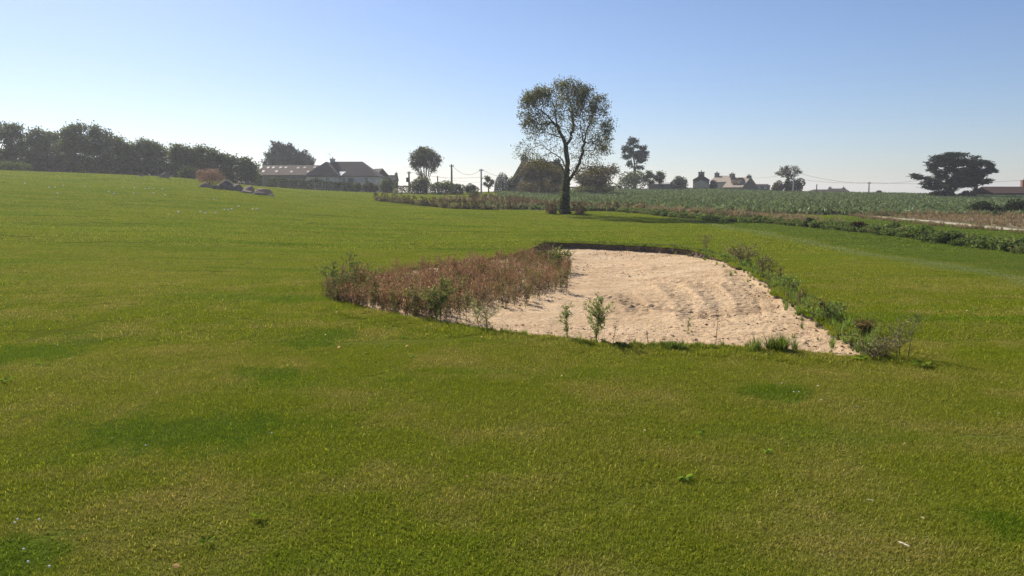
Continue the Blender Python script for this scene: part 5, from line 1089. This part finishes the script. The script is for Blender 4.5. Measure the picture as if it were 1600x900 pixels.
# ------------------------------------------------------------------ small things on the grass
def ico(name, loc, r, m_, squash=1.0, sub=2):
    bm = bmesh.new(); bmesh.ops.create_icosphere(bm, subdivisions=sub, radius=r)
    for v in bm.verts: v.co.z *= squash
    me = bpy.data.meshes.new(name); bm.to_mesh(me); bm.free(); me.polygons.foreach_set('use_smooth', np.ones(len(me.polygons), bool)); me.materials.append(M[m_]); o = bpy.data.objects.new(name, me); o.location = loc; return o
BALL_PX = [(39, 288), (77, 295), (86, 295), (99, 291), (90, 305), (170, 302), (178, 305), (209, 304), (210, 295), (227, 296), (233, 296), (240, 296), (240, 304), (258, 307), (279, 332), (313, 330), (321, 333), (337, 332), (334, 313), (351, 327), (357, 327), (362, 326), (373, 323), (395, 327), (402, 327), (133, 293), (192, 294), (254, 297)]
proto = None
for k, (px, py) in enumerate(BALL_PX):
    x, y = hit(px, py)
    if proto is None: proto = ico('white_mushroom', (0, 0, 0), .055, 'white_cap', .8); o = proto
    else: o = proto.copy()
    o.location = (x, y, gz(x, y) + .05); link(o, None, None, 'small round white mushroom cap dotting the far grass left of the boulders', 'mushroom', 'white mushroom caps on the far left grass')
# white clover heads
CL = [(28, 822), (62, 824), (38, 871), (45, 893), (78, 897), (24, 829), (1248, 620), (1240, 619), (1283, 631), (1221, 606), (110, 565), (425, 684), (228, 704), (90, 540)]
protoc = None
for k, (px, py) in enumerate(CL):
    x, y = hit(px, py)
    if protoc is None:
        protoc = ico('clover_flower', (0, 0, 0), .0055, 'white_cap', .9); oc = protoc
    else: oc = protoc.copy()
    oc.location = (x, y, gz(x, y) + .035); link(oc, None, None, 'tiny white clover flower head in the dark green clover of the foreground lawn', 'flower', 'white clover heads in the foreground lawn')
# pale sticks
def stick(label, px, py, L, ang, r):
    x, y = hit(px, py); z = gz(x, y) + .03; rng = np.random.default_rng(int(px)); n = 6; t = np.linspace(-.5, .5, n); p = np.column_stack([t * L * math.cos(ang), t * L * math.sin(ang), rng.normal(0, r * .3, n)]); rr = r * (1 - .25 * np.abs(t))
    mb = MB(); tubes(mb, p[:-1], p[1:], rr[:-1], rr[1:], 6); tubes(mb, p[:1], p[:1] + np.array([[-1e-3 * math.cos(ang), 0, 0]]), [rr[0]], [.0005], 6); o = mb.build('stick', 'straw_stick', smooth_=True); o.location = (x, y, z); tag(o, None, label, 'stick')
stick('pale straw-coloured stick lying on the near lawn at lower right', 1412, 858, .055, R_(115), .0045)
stick('smaller pale stick on the near lawn up left of the longer one', 1359, 791, .03, R_(-25), .003)
# bright broad-leaved rosettes
def rosette(label, px, py, size, seed):
    rng = np.random.default_rng(seed); x, y = hit(px, py); n = 11; a = np.arange(n) * 2.4; el = rng.uniform(.15, .6, n); D = np.column_stack([np.cos(a) * np.cos(el), np.sin(a) * np.cos(el), np.sin(el)]); mb = MB(); leaves(mb, D * size * .5, size, size * .34, rng, palette(rng, n, [(.15, .22, .02), (.19, .25, .03)]), D, .1); o = mb.build('leaf_rosette', 'leaf'); o.location = (x, y, gz(x, y) + .02); tag(o, None, label, 'weed')
# bits of dead leaf and straw, and small broad-leaved weeds in the turf
def tleaf(seed, L, W, cols):
    r_ = np.random.default_rng(seed); mb = MB(); leaves(mb, np.array([[0, 0, .0]]), L, W, r_, palette(r_, 1, cols), np.array([[1, 0, .25]]), .05); return mb
lit = grid_in_view(2.6, 17, .62, clear=.3); lit = lit[RNG.uniform(0, 1, len(lit)) < .62]
replicate('lawn_litter', [tleaf(900 + k, (.05, .035, .028)[k % 3], (.006, .012, .018)[k % 3], [(.42, .33, .19), (.34, .23, .12), (.50, .42, .26)]) for k in range(9)], lit + np.array([0, 0, .028]), np.random.default_rng(71), 'dry', .5, 1.2, kind='stuff')
def tros(seed, size):
    r_ = np.random.default_rng(seed); n = 8; a = np.arange(n) * 2.4; el = r_.uniform(.1, .5, n); D = np.column_stack([np.cos(a) * np.cos(el), np.sin(a) * np.cos(el), np.sin(el)]); mb = MB(); leaves(mb, D * size * .5, size, size * .36, r_, palette(r_, n, [(.14, .22, .03), (.18, .26, .04), (.11, .19, .03)]), D, .1); return mb
lw = grid_in_view(2.8, 22, .5, clear=.4); lw = lw[(vnoise(lw[:, 0], lw[:, 1], 1.5, 95) > .38) & (RNG.uniform(0, 1, len(lw)) < .55)]
replicate('lawn_weeds', [tros(910 + k, .045) for k in range(4)], lw + np.array([0, 0, .014]), np.random.default_rng(72), 'leaf', .5, 1.3, kind='stuff')
rosette('bright yellow green broadleaf rosette at the left photo edge', 12, 601, .07, 1); rosette('bright green rosette below the airy weed right of the bunker', 1440, 576, .11, 2)
rosette('yellow green rosette at the near foot of the sand tip', 1345, 566, .09, 3); rosette('small yellow green rosette low in the left half of the lawn', 405, 812, .045, 4)
rosette('yellow green rosette at the lower left of the lawn middle', 322, 852, .045, 5)

# ------------------------------------------------------------------ haze over the fields
mb = MB(); mb.box((0, 0, (-49.5 + 18) / 2), (2700, 2700, 18 + 49.5)); hz_m = bpy.data.materials.new('haze_air'); hz_m.use_nodes = True; hn = hz_m.node_tree; hn.nodes.remove(hn.nodes['Principled BSDF'])
pv = hn.nodes.new('ShaderNodeVolumePrincipled'); pv.inputs['Color'].default_value = (.93, .95, 1.0, 1); pv.inputs['Density'].default_value = .00050; pv.inputs['Anisotropy'].default_value = .35
pv.inputs['Density Attribute'].default_value = ''
try: hz_m.cycles.homogeneous_volume = True; hz_m.cycles.volume_sampling = 'MULTIPLE_IMPORTANCE'
except Exception: pass
hn.links.new(pv.outputs[0], hn.nodes['Material Output'].inputs['Volume']); mb.build('haze', hz_m, kind='stuff')
